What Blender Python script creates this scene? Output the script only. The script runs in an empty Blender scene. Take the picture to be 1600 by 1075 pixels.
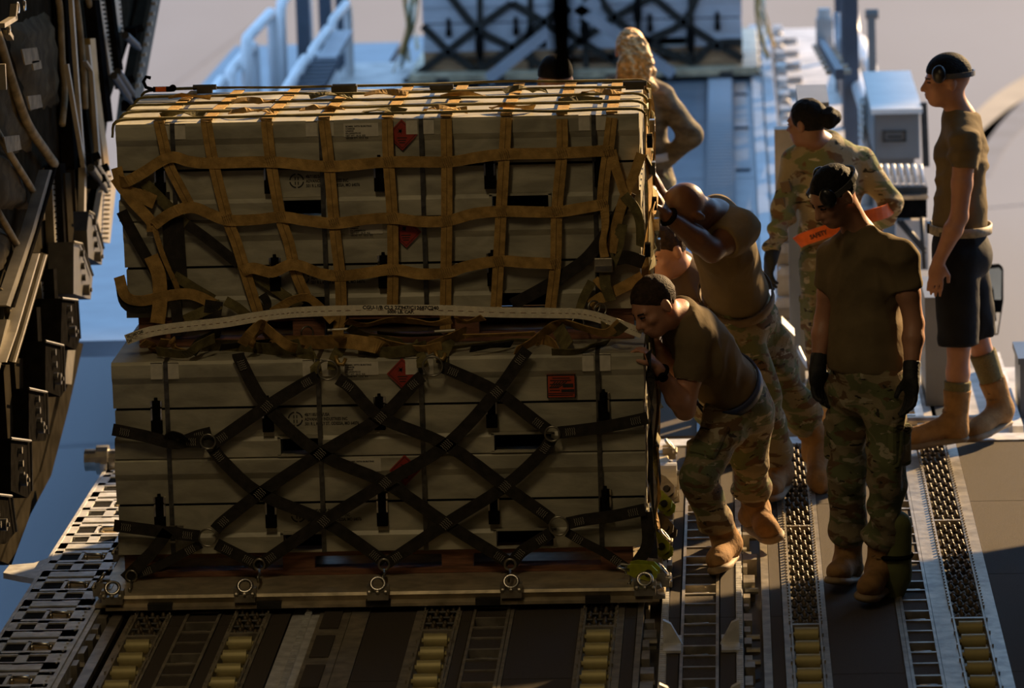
import bpy, math, random
import numpy as np
from mathutils import Vector, Matrix
random.seed(7); np.random.seed(7)
scene = bpy.context.scene
COL = scene.collection

# ---------------------------------------------------------------- camera, sky, sun, exposure
FPX = 7000.0
CAMZ = 4.38
RM = np.array([[0.9985336938839868, 0.019274093487085336, 0.05058627777027678],
               [0.04612781747267924, 0.18612364041027868, -0.981442924950622],
               [-0.028331724861146237, 0.9823372637748587, 0.1849616543116868]])
cam_data = bpy.data.cameras.new('camera'); cam = bpy.data.objects.new('camera', cam_data); COL.objects.link(cam)
cam_data.sensor_width = 36.0; cam_data.lens = FPX / 1600 * 36.0
cam_data.clip_start = 0.5; cam_data.clip_end = 600
m = Matrix([[*RM[i], 0] for i in range(3)] + [[0, 0, 0, 1]]); m.translation = (0, 0, CAMZ)
cam.matrix_world = m
cam_data.dof.use_dof = True; cam_data.dof.focus_distance = 18.4; cam_data.dof.aperture_fstop = 3.0
scene.camera = cam
scene.view_settings.view_transform = 'Standard'; scene.view_settings.look = 'None'
scene.view_settings.gamma = 1.0; scene.view_settings.use_curve_mapping = False
scene.view_settings.exposure = 0.0
world = bpy.data.worlds.new('world'); scene.world = world; world.use_nodes = True
bg = world.node_tree.nodes['Background']
bg.inputs[0].default_value = (0.34, 0.60, 1.0, 1); bg.inputs[1].default_value = 1.65
SUN_DIR = Vector((0.60, 0.80, 0.0)).normalized() * math.cos(math.radians(22)) + Vector((0, 0, math.sin(math.radians(22))))
sun_d = bpy.data.lights.new('sun', 'SUN'); sun_d.energy = 13.5; sun_d.color = (1.0, 0.66, 0.31); sun_d.angle = math.radians(0.8)
sun = bpy.data.objects.new('sun', sun_d); COL.objects.link(sun)
sun.rotation_euler = SUN_DIR.to_track_quat('Z', 'Y').to_euler(); sun.location = (20, 40, 20)
# added warm fill lights under the cabin roof, brightening the crate fronts
for i, (x, y, e, s) in enumerate(((-1.9, 14.2, 42, 0.7), (1.5, 14.2, 3, 0.7), (-1.9, 8.0, 12, 0.7), (1.5, 8.0, 6, 0.7))):
    ld = bpy.data.lights.new('cabin_fill', 'AREA'); ld.energy = e; ld.color = (1.0, 0.75, 0.42); ld.shape = 'RECTANGLE'
    ld.size = 0.35; ld.size_y = 1.6
    lo = bpy.data.objects.new('cabin_fill', ld); COL.objects.link(lo); lo.location = (x, y, 5.05)

# ---------------------------------------------------------------- pixel helpers (1600x1075 frame)
C0 = np.array([0, 0, CAMZ])
def ray(px, py): return RM @ np.array([px - 800.0, 537.5 - py, -FPX])
def PZ(px, py, z=0.0):
    d = ray(px, py); return C0 + d * ((z - CAMZ) / d[2])
def PY(px, py, Y):
    d = ray(px, py); return C0 + d * (Y / d[1])
def PX(px, py, X):
    d = ray(px, py); return C0 + d * (X / d[0])
A = lambda *v: np.array(v, float)
def nrm(v):
    v = np.asarray(v, float); n = np.linalg.norm(v); return v / n if n > 1e-9 else v

# ---------------------------------------------------------------- materials
MATS = {}
def mat(name, col, rough=0.6, metal=0.0, var=0.15, vscale=6.0, bump=0.0, bscale=60.0, spec=0.5, stretch=None, col2=None, detail=4, dist=0.0, lo=.35, hi=.68):
    if name in MATS: return MATS[name]
    mt = bpy.data.materials.new(name); mt.use_nodes = True; nt = mt.node_tree; N = nt.nodes; L = nt.links
    b = N['Principled BSDF']; b.inputs['Roughness'].default_value = rough; b.inputs['Metallic'].default_value = metal
    b.inputs['Specular IOR Level'].default_value = spec
    tc = N.new('ShaderNodeTexCoord'); src = tc.outputs['Object']
    if stretch:
        mp = N.new('ShaderNodeMapping'); mp.inputs['Scale'].default_value = stretch; L.new(src, mp.inputs[0]); src = mp.outputs[0]
    nz = N.new('ShaderNodeTexNoise'); nz.inputs['Scale'].default_value = vscale; nz.inputs['Detail'].default_value = detail
    nz.inputs['Distortion'].default_value = dist; L.new(src, nz.inputs['Vector'])
    cr = N.new('ShaderNodeValToRGB'); L.new(nz.outputs['Fac'], cr.inputs[0])
    a = [c * (1 - var) for c in col]; c2 = col2 or [min(1, c * (1 + var)) for c in col]
    cr.color_ramp.elements[0].position = lo; cr.color_ramp.elements[0].color = (*a, 1)
    cr.color_ramp.elements[1].position = hi; cr.color_ramp.elements[1].color = (*c2, 1)
    L.new(cr.outputs[0], b.inputs['Base Color'])
    if bump > 0:
        n2 = N.new('ShaderNodeTexNoise'); n2.inputs['Scale'].default_value = bscale; n2.inputs['Detail'].default_value = 3; L.new(src, n2.inputs['Vector'])
        bp = N.new('ShaderNodeBump'); bp.inputs['Strength'].default_value = bump; bp.inputs['Distance'].default_value = 0.01
        L.new(n2.outputs['Fac'], bp.inputs['Height']); L.new(bp.outputs[0], b.inputs['Normal'])
    MATS[name] = mt; return mt
def camo(name, tint=1.0):
    mt = bpy.data.materials.new(name); mt.use_nodes = True; nt = mt.node_tree; N = nt.nodes; L = nt.links
    b = N['Principled BSDF']; b.inputs['Roughness'].default_value = 0.85; b.inputs['Specular IOR Level'].default_value = 0.2
    tc = N.new('ShaderNodeTexCoord'); prev = None
    base = (0.29, 0.235, 0.14); 
    layers = [((0.155, 0.165, 0.075), 7.0, 0.50, (1.0, 1.0, 1.7)), ((0.15, 0.09, 0.045), 9.0, 0.57, (1.0, 1.0, 2.0)),
              ((0.42, 0.37, 0.26), 12.0, 0.62, (1, 1, 2.2)), ((0.04, 0.033, 0.02), 14.0, 0.645, (1, 1, 2.6))]
    for i, (c, sc, th, st) in enumerate(layers):
        mp = N.new('ShaderNodeMapping'); mp.inputs['Scale'].default_value = st; mp.inputs['Location'].default_value = (3.1 * i, 1.7 * i, 5.3 * i)
        L.new(tc.outputs['Object'], mp.inputs[0])
        nz = N.new('ShaderNodeTexNoise'); nz.inputs['Scale'].default_value = sc; nz.inputs['Detail'].default_value = 3; nz.inputs['Distortion'].default_value = 0.6
        L.new(mp.outputs[0], nz.inputs['Vector'])
        cr = N.new('ShaderNodeValToRGB'); cr.color_ramp.elements[0].position = th; cr.color_ramp.elements[1].position = th + 0.025
        L.new(nz.outputs['Fac'], cr.inputs[0])
        mx = N.new('ShaderNodeMix'); mx.data_type = 'RGBA'; L.new(cr.outputs[0], mx.inputs[0])
        if prev is None: mx.inputs[6].default_value = (*[k * tint for k in base], 1)
        else: L.new(prev, mx.inputs[6])
        mx.inputs[7].default_value = (*[k * tint for k in c], 1); prev = mx.outputs[2]
    L.new(prev, b.inputs['Base Color'])
    n2 = N.new('ShaderNodeTexNoise'); n2.inputs['Scale'].default_value = 22; n2.inputs['Detail'].default_value = 4; L.new(tc.outputs['Object'], n2.inputs['Vector'])
    bp = N.new('ShaderNodeBump'); bp.inputs['Strength'].default_value = 0.5; bp.inputs['Distance'].default_value = 0.015
    L.new(n2.outputs['Fac'], bp.inputs['Height']); L.new(bp.outputs[0], b.inputs['Normal'])
    MATS[name] = mt; return mt
M_antiskid = mat('antiskid', (0.072, 0.058, 0.045), 0.85, var=0.35, vscale=260, bump=0.6, bscale=500, spec=0.2)
M_deckmetal = mat('deck_metal', (0.38, 0.34, 0.27), 0.42, 0.7, var=0.3, vscale=14, bump=0.1, bscale=90)
M_whitemetal = mat('ramp_metal', (0.62, 0.62, 0.62), 0.5, 0.35, var=0.2, vscale=18, bump=0.1, bscale=60)
M_steel = mat('steel', (0.55, 0.52, 0.46), 0.3, 1.0, var=0.25, vscale=20)
M_darksteel = mat('dark_steel', (0.035, 0.032, 0.028), 0.5, 0.3, var=0.3, vscale=20)
M_black = mat('black_metal', (0.007, 0.0065, 0.006), 0.8, 0.0, var=0.3, vscale=20, spec=0.0)
M_pad = mat('grip_rubber', (0.014, 0.013, 0.013), 0.9, var=0.3, vscale=200, bump=0.4, bscale=400, spec=0.05)
M_bead = mat('bead_steel', (0.10, 0.075, 0.045), 0.5, 0.3, var=0.3, vscale=40)
M_ringsteel = mat('ring_steel', (0.30, 0.28, 0.23), 0.35, 0.9, var=0.2, vscale=30)
M_roller = mat('brass_roller', (0.40, 0.34, 0.15), 0.5, 0.25, var=0.18, vscale=8)
M_crate = mat('crate_paint', (0.40, 0.375, 0.285), 0.5, 0.1, var=0.28, vscale=5, bump=0.12, bscale=30, dist=0.4, stretch=(1, 1, 2.5))
M_cratelid = mat('crate_lid_top', (0.56, 0.52, 0.43), 0.28, 0.5, var=0.3, vscale=7, bump=0.25, bscale=8, stretch=(.6, 3, 1))
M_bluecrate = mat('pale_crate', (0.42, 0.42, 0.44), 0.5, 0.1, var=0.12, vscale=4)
M_wood = mat('dunnage_wood', (0.20, 0.085, 0.045), 0.7, var=0.4, vscale=7, bump=0.3, bscale=40, stretch=(1, 8, 8))
M_palewood = mat('skid_wood', (0.34, 0.19, 0.09), 0.7, var=0.35, vscale=7, stretch=(1, 8, 8))
M_tan = mat('tan_webbing', (0.40, 0.245, 0.078), 0.8, var=0.25, vscale=30, bump=0.35, bscale=220, spec=0.2)
M_olive = mat('olive_webbing', (0.15, 0.125, 0.05), 0.8, var=0.3, vscale=30, bump=0.35, bscale=220, spec=0.2)
M_dweb = mat('dark_webbing', (0.028, 0.024, 0.019), 0.8, var=0.3, vscale=30, bump=0.3, bscale=220, spec=0.2)
M_stitch = mat('stitching', (0.30, 0.27, 0.21), 0.8, var=0.2, vscale=60)
M_white = mat('white_webbing', (0.80, 0.73, 0.57), 0.8, var=0.1, vscale=40, bump=0.3, bscale=260, spec=0.2)
M_ink = mat('ink', (0.02, 0.018, 0.015), 0.7, var=0.1)
M_label = mat('label_paper', (0.60, 0.56, 0.46), 0.6, var=0.08, vscale=20)
M_card = mat('cardboard_white', (0.62, 0.58, 0.48), 0.7, var=0.12, vscale=25)
M_red = mat('hazard_red', (0.32, 0.032, 0.02), 0.5, var=0.15, vscale=30)
M_orange = mat('placard_orange', (0.42, 0.06, 0.02), 0.5, var=0.15, vscale=30)
M_hiorange = mat('safety_orange', (0.95, 0.16, 0.015), 0.6, var=0.12, vscale=30)
M_band = mat('steel_band', (0.11, 0.105, 0.095), 0.4, 0.7, var=0.35, vscale=40)
M_palletal = mat('pallet_aluminium', (0.52, 0.44, 0.30), 0.45, 0.55, var=0.3, vscale=10, bump=0.15, bscale=40)
M_ylw = mat('ratchet_yellow', (0.45, 0.50, 0.03), 0.4, 0.3, var=0.2, vscale=30)
M_tarmac = mat('tarmac', (0.112, 0.114, 0.124), 0.85, var=0.10, vscale=0.35, bump=0.15, bscale=30, stretch=(1, .25, 1))
M_paintline = mat('taxi_paint', (0.24, 0.185, 0.12), 0.8, var=0.15, vscale=2)
M_darkline = mat('tar_patch', (0.075, 0.078, 0.09), 0.8, var=0.15, vscale=2)
M_loader = mat('loader_paint', (0.15, 0.17, 0.20), 0.35, 0.2, var=0.18, vscale=3, bump=0.05, bscale=30)
M_loaderlt = mat('loader_light', (0.32, 0.34, 0.37), 0.35, 0.3, var=0.12, vscale=4)
M_navy = mat('loader_navy', (0.06, 0.075, 0.10), 0.4, 0.2, var=0.15, vscale=4)
M_rail = mat('handrail_white', (0.72, 0.72, 0.72), 0.35, 0.1, var=0.06, vscale=4)
M_cat = mat('catwalk', (0.46, 0.43, 0.40), 0.5, 0.4, var=0.3, vscale=5)
M_grey = mat('box_grey', (0.16, 0.16, 0.155), 0.45, 0.2, var=0.1, vscale=5)
M_greylid = mat('box_lid', (0.66, 0.64, 0.60), 0.4, 0.1, var=0.08, vscale=5)
M_glass = mat('mirror_glass', (0.7, 0.75, 0.8), 0.05, 1.0, var=0.02)
M_cloth = mat('insulation_cloth', (0.055, 0.043, 0.025), 0.9, var=0.3, vscale=9, bump=0.6, bscale=12, spec=0.03)
M_clothlt = mat('insulation_edge', (0.20, 0.16, 0.10), 0.8, var=0.3, vscale=14, bump=0.6, bscale=25, spec=0.1)  # lighter copy of the cloth, paints in the lit blanket edges
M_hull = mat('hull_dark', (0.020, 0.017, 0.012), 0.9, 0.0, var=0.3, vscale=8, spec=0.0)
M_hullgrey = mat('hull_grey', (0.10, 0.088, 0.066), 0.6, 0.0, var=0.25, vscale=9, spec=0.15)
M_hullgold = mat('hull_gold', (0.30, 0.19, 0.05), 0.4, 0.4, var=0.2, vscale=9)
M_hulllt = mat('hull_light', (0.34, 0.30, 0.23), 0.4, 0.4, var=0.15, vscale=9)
M_skinA = mat('skin_light', (0.44, 0.215, 0.13), 0.5, var=0.12, vscale=14, bump=0.08, bscale=120)
M_skinB = mat('skin_dark', (0.115, 0.055, 0.032), 0.42, var=0.12, vscale=14, bump=0.08, bscale=120)
M_skinC = mat('skin_brown', (0.24, 0.115, 0.065), 0.45, var=0.12, vscale=14, bump=0.08, bscale=120)
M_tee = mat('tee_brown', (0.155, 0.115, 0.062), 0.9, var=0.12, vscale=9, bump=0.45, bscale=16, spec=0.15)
M_shorts = mat('shorts_black', (0.013, 0.014, 0.018), 0.8, var=0.2, vscale=9, bump=0.4, bscale=16, spec=0.2)
M_camo = camo('camo', .8); M_camo2 = camo('camo_jacket', 1.15)
M_boot = mat('boot_suede', (0.30, 0.165, 0.065), 0.85, var=0.25, vscale=14, bump=0.4, bscale=50, spec=0.2)
M_sole = mat('boot_sole', (0.26, 0.18, 0.10), 0.7, var=0.2, vscale=20)
M_lace = mat('boot_lace', (0.20, 0.12, 0.05), 0.8)
M_sock = mat('sock_olive', (0.16, 0.135, 0.055), 0.9, var=0.15, vscale=120, bump=0.5, bscale=200)
M_glove = mat('glove_black', (0.012, 0.012, 0.012), 0.7, var=0.2, vscale=30, bump=0.4, bscale=60)
M_hair = mat('hair_brown', (0.035, 0.02, 0.011), 0.7, var=0.4, vscale=60, bump=0.5, bscale=150, spec=0.15)
M_hairblk = mat('hair_black', (0.008, 0.007, 0.007), 0.7, var=0.3, vscale=60, bump=0.5, bscale=120, spec=0.15)
M_blonde = mat('hair_blonde', (0.66, 0.35, 0.10), 0.5, var=0.45, vscale=40, bump=0.9, bscale=60)
M_belt = mat('belt_tan', (0.12, 0.075, 0.035), 0.7, var=0.15, vscale=20)
M_bluebelt = mat('belt_blue', (0.012, 0.022, 0.075), 0.6, var=0.2, vscale=20)
M_muff = mat('earmuff_black', (0.012, 0.012, 0.013), 0.3, 0.0, var=0.1)
M_gband = mat('earmuff_band', (0.10, 0.10, 0.10), 0.35, 0.2, var=0.1)
M_eye = mat('eye_dark', (0.05, 0.035, 0.03), 0.2, var=0.1)

# ---------------------------------------------------------------- mesh builder
class MB:
    def __init__(s): s.v = []; s.f = []
    def add(s, vs, fs):
        o = len(s.v); s.v += [tuple(map(float, p)) for p in vs]; s.f += [tuple(i + o for i in q) for q in fs]; return s
    def box(s, c, d, ax=None):
        c = A(*c); X, Y, Z = ax if ax is not None else (A(1, 0, 0), A(0, 1, 0), A(0, 0, 1))
        vs = [c + X * (i * d[0] / 2) + Y * (j * d[1] / 2) + Z * (k * d[2] / 2) for i in (-1, 1) for j in (-1, 1) for k in (-1, 1)]
        return s.add(vs, [(0, 1, 3, 2), (4, 6, 7, 5), (0, 4, 5, 1), (2, 3, 7, 6), (0, 2, 6, 4), (1, 5, 7, 3)])
    def b2(s, x0, x1, y0, y1, z0, z1): return s.box(((x0 + x1) / 2, (y0 + y1) / 2, (z0 + z1) / 2), (x1 - x0, y1 - y0, z1 - z0))
    def bar(s, p0, p1, w, t, up=(0, 0, 1)):
        p0, p1 = A(*p0), A(*p1); d = nrm(p1 - p0); sd = np.cross(d, A(*up))
        if np.linalg.norm(sd) < 1e-4: sd = np.cross(d, A(1, 0, 0))
        sd = nrm(sd); u = np.cross(sd, d)
        return s.box((p0 + p1) / 2, (np.linalg.norm(p1 - p0), w, t), (d, sd, u))
    def cyl(s, p0, p1, r0, r1=None, n=12, caps=True):
        r1 = r0 if r1 is None else r1
        return s.tube([p0, p1], [r0, r1], n, caps)
    def tube(s, path, r, n=8, caps=True, closed=False):
        P = [A(*p) for p in path]; K = len(P); R = r if hasattr(r, '__len__') else [r] * K
        vs = []; prev = None
        for i in range(K):
            if closed: t = P[(i + 1) % K] - P[i - 1]
            else: t = P[min(i + 1, K - 1)] - P[max(i - 1, 0)]
            t = nrm(t)
            if prev is None:
                prev = np.cross(t, A(0, 0, 1))
                if np.linalg.norm(prev) < 0.05: prev = np.cross(t, A(1, 0, 0))
            u = nrm(prev - t * np.dot(prev, t)); w = np.cross(t, u); prev = u
            for j in range(n):
                a = 2 * math.pi * j / n; vs.append(P[i] + (u * math.cos(a) + w * math.sin(a)) * R[i])
        fs = []
        for i in range(K if closed else K - 1):
            i2 = (i + 1) % K
            for j in range(n): fs.append((i * n + j, i * n + (j + 1) % n, i2 * n + (j + 1) % n, i2 * n + j))
        if caps and not closed: fs += [tuple(range(n - 1, -1, -1)), tuple((K - 1) * n + j for j in range(n))]
        return s.add(vs, fs)
    def ring(s, c, axis, R, r, n=20, m=8, sx=1.0):
        ax = nrm(axis); u = np.cross(ax, A(0, 0, 1))
        if np.linalg.norm(u) < .05: u = A(1, 0, 0)
        u = nrm(u); w = np.cross(ax, u)
        return s.tube([A(*c) + u * (R * sx * math.cos(2 * math.pi * i / n)) + w * (R * math.sin(2 * math.pi * i / n)) for i in range(n)], r, m, False, True)
    def ribbon(s, path, w, t=0.004, nrmv=(0, -1, 0), twist=None, sub=6, jit=0.0):
        P = smooth_path([A(*p) for p in path], sub); K = len(P)
        tw = None
        if twist is not None:
            xs = np.linspace(0, 1, len(twist)); tw = np.interp(np.linspace(0, 1, K), xs, twist)
        vs = []; fs = []
        for i in range(K):
            d = nrm(P[min(i + 1, K - 1)] - P[max(i - 1, 0)])
            n0 = A(*nrmv) if not callable(nrmv) else nrmv(i / (K - 1))
            sd = np.cross(n0, d); sd = nrm(sd) if np.linalg.norm(sd) > 1e-4 else A(1, 0, 0); n = nrm(np.cross(d, sd))
            if tw is not None:
                a = tw[i]; sd, n = sd * math.cos(a) + n * math.sin(a), n * math.cos(a) - sd * math.sin(a)
            for (a, b) in ((-1, -1), (1, -1), (1, 1), (-1, 1)): vs.append(P[i] + sd * (a * w / 2) + n * (b * t / 2))
        for i in range(K - 1):
            for j in range(4): fs.append((i * 4 + j, (i + 1) * 4 + j, (i + 1) * 4 + (j + 1) % 4, i * 4 + (j + 1) % 4))
        fs += [(0, 1, 2, 3), tuple((K - 1) * 4 + j for j in (3, 2, 1, 0))]
        return s.add(vs, fs)
    def prism(s, poly, p0, ax_u, ax_v, ax_w, depth):
        """polygon in (u,v) extruded along w"""
        n = len(poly); p0 = A(*p0); U, V, W = A(*ax_u), A(*ax_v), A(*ax_w)
        vs = [p0 + U * a + V * b for a, b in poly] + [p0 + U * a + V * b + W * depth for a, b in poly]
        fs = [tuple(range(n)), tuple(range(2 * n - 1, n - 1, -1))] + [(i, n + i, n + (i + 1) % n, (i + 1) % n) for i in range(n)]
        return s.add(vs, fs)
    def sphere(s, c, r, n=10, m=7, ax=None):
        c = A(*c); r = A(*r) if hasattr(r, '__len__') else A(r, r, r); X, Y, Z = ax if ax is not None else (A(1, 0, 0), A(0, 1, 0), A(0, 0, 1))
        vs = []; fs = []
        for i in range(1, m):
            th = math.pi * i / m
            for j in range(n):
                ph = 2 * math.pi * j / n
                vs.append(c + X * (r[0] * math.sin(th) * math.cos(ph)) + Y * (r[1] * math.sin(th) * math.sin(ph)) + Z * (r[2] * math.cos(th)))
        vs += [c + Z * r[2], c - Z * r[2]]; T = len(vs) - 2
        for i in range(m - 2):
            for j in range(n): fs.append((i * n + j, (i + 1) * n + j, (i + 1) * n + (j + 1) % n, i * n + (j + 1) % n))
        for j in range(n): fs += [(T, j, (j + 1) % n), (T + 1, (m - 2) * n + (j + 1) % n, (m - 2) * n + j)]
        return s.add(vs, fs)
def smooth_path(P, sub):
    if len(P) < 3 or sub < 2: 
        if len(P) == 2 and sub > 1: return [P[0] + (P[1] - P[0]) * (i / sub) for i in range(sub + 1)]
        return P
    out = []
    for i in range(len(P) - 1):
        p0 = P[i - 1] if i else 2 * P[0] - P[1]; p1, p2 = P[i], P[i + 1]; p3 = P[i + 2] if i + 2 < len(P) else 2 * P[-1] - P[-2]
        for k in range(sub):
            t = k / sub
            out.append(0.5 * ((2 * p1) + (p2 - p0) * t + (2 * p0 - 5 * p1 + 4 * p2 - p3) * t * t + (3 * p1 - p0 - 3 * p2 + p3) * t ** 3))
    out.append(P[-1]); return out

def mesh_of(name, v, f, mt, smooth=False):
    me = bpy.data.meshes.new(name); me.from_pydata(v, [], f); me.materials.append(mt)
    if smooth: me.polygons.foreach_set('use_smooth', [True] * len(me.polygons))
    me.update(); return me
def origin_of(parent):
    o = A(0, 0, 0)
    while parent is not None: o = o + A(*parent.location); parent = parent.parent
    return o
def tag(o, label=None, cat=None, group=None, kind=None):
    if label: o['label'] = label
    if cat: o['category'] = cat
    if group: o['group'] = group
    if kind: o['kind'] = kind
    return o
def mk(name, mb, mt, parent=None, smooth=False, bevel=0.0, loc=None):
    """mesh object from world-space builder; origin at the parent's origin (or at loc)"""
    off = origin_of(parent) if loc is None else A(*loc)
    v = [(p[0] - off[0], p[1] - off[1], p[2] - off[2]) for p in mb.v]
    o = bpy.data.objects.new(name, mesh_of(name, v, mb.f, mt, smooth)); COL.objects.link(o)
    if parent is not None:
        o.parent = parent; po = origin_of(parent); o.location = tuple(off - po)
    else: o.location = tuple(off)
    if bevel:
        md = o.modifiers.new('bevel', 'BEVEL'); md.width = bevel; md.segments = 2; md.limit_method = 'ANGLE'
    return o
def inst(src_mesh, name, pos, parent):
    o = bpy.data.objects.new(name, src_mesh); COL.objects.link(o)
    if parent is not None: o.parent = parent; pos = A(*pos) - origin_of(parent)
    o.location = tuple(pos); return o
def root(name, loc, label, cat, group=None):
    o = bpy.data.objects.new(name, None); COL.objects.link(o); o.location = tuple(loc); o.empty_display_size = 0.1
    return tag(o, label, cat, group)
def struct(name, mb, mt, loc=(0, 0, 0), smooth=False):
    o = mk(name, mb, mt, None, smooth, loc=loc); o['kind'] = 'structure'; return o
FONT_CACHE = {}
def text_mesh(txt, size, bold=0.0):
    key = (txt, size, bold)
    if key in FONT_CACHE: return FONT_CACHE[key]
    cu = bpy.data.curves.new('t', 'FONT'); cu.body = txt; cu.size = size; cu.resolution_u = 2; cu.offset = bold
    ob = bpy.data.objects.new('t', cu); COL.objects.link(ob)
    dg = bpy.context.evaluated_depsgraph_get(); me = bpy.data.meshes.new_from_object(ob.evaluated_get(dg))
    bpy.data.objects.remove(ob); v = [tuple(p.co) for p in me.vertices]; f = [tuple(p.vertices) for p in me.polygons]
    bpy.data.meshes.remove(me); FONT_CACHE[key] = (v, f); return v, f
def text_into(mb, txt, p, size, ux=(1, 0, 0), uz=(0, 0, 1), bold=0.0, sx=1.0, center=False):
    v, f = text_mesh(txt, size, bold); ux, uz = A(*ux), A(*uz)
    w = max(q[0] for q in v) if v else 0
    o = A(*p) - (ux * (w * sx / 2) if center else 0)
    mb.add([o + ux * (q[0] * sx) + uz * q[1] for q in v], f)

# ================================================================ SETTING
GZ = -1.65
struct('ground', MB().b2(-70, 70, -30, 170, GZ - 0.3, GZ), M_tarmac)
def ground_strip(name, pts, w, mt, label, up=0.004):
    mb = MB(); P = smooth_path([PZ(px, py, GZ + up) for px, py in pts], 6); vs = []; fs = []
    for i, p in enumerate(P):
        d = nrm(P[min(i + 1, len(P) - 1)] - P[max(i - 1, 0)]); sd = A(-d[1], d[0], 0)
        vs += [p + sd * w / 2, p - sd * w / 2, p - sd * w / 2 - A(0, 0, up), p + sd * w / 2 - A(0, 0, up)]
    for i in range(len(P) - 1):
        for j in range(4): fs.append((i * 4 + j, i * 4 + (j + 1) % 4, (i + 1) * 4 + (j + 1) % 4, (i + 1) * 4 + j))
    o = mk(name, mb.add(vs, fs), mt, None, loc=(0, 0, GZ)); o['kind'] = 'structure'; o['label'] = label; return o
ground_strip('trim_1', [(1490, 262), (1518, 215), (1555, 172), (1600, 135), (1680, 90)], 0.34, M_paintline, 'curved tan painted taxi line on the apron')
ground_strip('trim_2', [(1515, 275), (1545, 225), (1580, 190), (1620, 160), (1690, 120)], 0.36, M_darkline, 'dark tar band beside the tan taxi line')
ground_strip('trim_3', [(40, 699), (120, 694), (260, 688)], 0.10, M_darkline, 'thin dark joint across the apron')
for k, (a, b) in enumerate((((250, 150), (420, 20)), ((1480, 330), (1610, 318)))):
    ground_strip('trim_%d' % (4 + k), [a, ((a[0] + b[0]) / 2, (a[1] + b[1]) / 2), b], 0.05, M_darkline, 'faint joint line in the concrete apron')

# ---- cargo floor and ramp
RE = 20.6
fl = MB().b2(-2.62, 2.6, -2, RE, -0.16, -0.07).b2(-2.62, 2.6, -2, 15.0, -0.07, 0.0)
floor = struct('floor', fl, M_darksteel)
Y0, Y1 = 15.0, RE - 0.05
def fpanel(x0, x1, mt, name, z=0.0, y0=Y0, y1=Y1): return mk(name, MB().b2(x0, x1, y0, y1, -0.07, z), mt, floor)
ANTI = [(-2.30, -2.247), (-2.10, -2.055), (-1.898, -1.822), (-1.50, -1.315), (-1.128, -1.088), (-0.918, -0.655), (-0.474, -0.428), (-0.298, -0.255),
        (-0.095, -0.036), (0.105, 0.152), (0.328, 0.602), (1.002, 1.325), (1.50, 2.55)]
for k, (a, b) in enumerate(ANTI):
    cuts = [Y0, 16.4, 17.95, 19.3, Y1] if b - a > 0.1 else [Y0, 17.3, 19.2, Y1]
    for y0, y1 in zip(cuts[:-1], cuts[1:]): fpanel(a, b, M_antiskid, 'antiskid_panel', 0.0, y0, y1 - 0.006)
STRIP = [(-2.548, -2.505), (-2.472, -2.449), (-2.312, -2.302), (-2.053, -2.043), (-1.913, -1.90), (-1.575, -1.502), (-1.313, -1.278), (-1.141, -1.130),
         (-0.934, -0.92), (-0.653, -0.638), (-0.506, -0.476), (-0.425, -0.402), (0.072, 0.103), (0.154, 0.179), (0.303, 0.326), (0.604, 0.621), (0.746, 0.816), (0.950, 1.0), (1.327, 1.36)]
for a, b in STRIP: fpanel(a, b, M_deckmetal, 'edge_strip', 0.004)
fpanel(1.362, 1.498, M_whitemetal, 'edge_plate', 0.006)
fpanel(-2.503, -2.474, M_black, 'edge_groove', -0.015)
# cross plate closing the ramp end
xs = [-2.62, -1.9, -1.15, -0.45, 0.16, 0.62, 1.0, 1.36, 2.55]
for a, b in zip(xs[:-1], xs[1:]): mk('end_plate', MB().b2(a, b - 0.012, RE - 0.05, RE + 0.10, -0.16, 0.008), M_whitemetal, floor)
# toothed logistics rails
def toothed(x0, x1, y0=Y0, y1=Y1, tx=None):
    mb = MB().b2(x0, x1, y0, y1, -0.07, -0.008); tx0, tx1 = tx or (x0, x1); y = y0 + .01
    while y < y1 - 0.03: mb.b2(tx0 + .002, tx1 - .002, y, y + 0.014, -0.008, 0.008); y += 0.029
    return mk('toothed_rail', mb, M_whitemetal, floor)
toothed(-0.330, -0.300); toothed(-0.033, -0.006); toothed(-1.818, -1.705, tx=(-1.765, -1.735))
fpanel(-1.703, -1.578, M_deckmetal, 'edge_plate', 0.002)
for k in range(9): mk('antiskid_pad', MB().b2(-1.685, -1.61, 15.4 + k * .45, 15.4 + k * .45 + .33, 0.002, 0.008), M_antiskid, floor)
# tie-down rails (ladder pattern: pocket, pad, pad)
fit = MB()
fit.tube([A(-.05, 0, -.03), A(-.03, 0, .004), A(.03, 0, .004), A(.05, 0, -.03)], .007, 6).cyl(A(-.055, 0, -.018), A(-.038, 0, -.018), .014, n=8).cyl(A(.038, 0, -.018), A(.055, 0, -.018), .014, n=8)
fit_me = mesh_of('tie_down_ring', fit.v, fit.f, M_steel, True)
def ladder(x0, x1, ph=17.755, y0=Y0, y1=Y1, per=0.495):
    mb = MB(); mb.b2(x0, x0 + .012, y0, y1, -.07, .006).b2(x1 - .012, x1, y0, y1, -.07, .006)
    lr = mk('tie_down_rail', mb, M_deckmetal, floor)
    k = math.floor((y0 - ph) / per); pads = []
    bars = MB()
    while ph + k * per < y1 + .3:
        c = ph + k * per; k += 1
        for a, b in ((c + .065, c + .085), (c - .085, c - .065), (c + .245, c + .262)):
            if y0 < a and b < y1: bars.b2(x0 + .012, x1 - .012, a, b, -.07, .004)
        for a, b in ((c + .085, c + .245), (c + .262, c + per - .085)):
            if y0 < a and b < y1: mk('antiskid_pad', MB().b2(x0 + .013, x1 - .013, a + .003, b - .003, -.07, -.002), M_antiskid, lr)
        if y0 < c - .07 and c + .07 < y1: inst(fit_me, 'tie_down_ring', ((x0 + x1) / 2, c, -.02), lr)
    mk('cross_bar', bars, M_deckmetal, lr)
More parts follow.
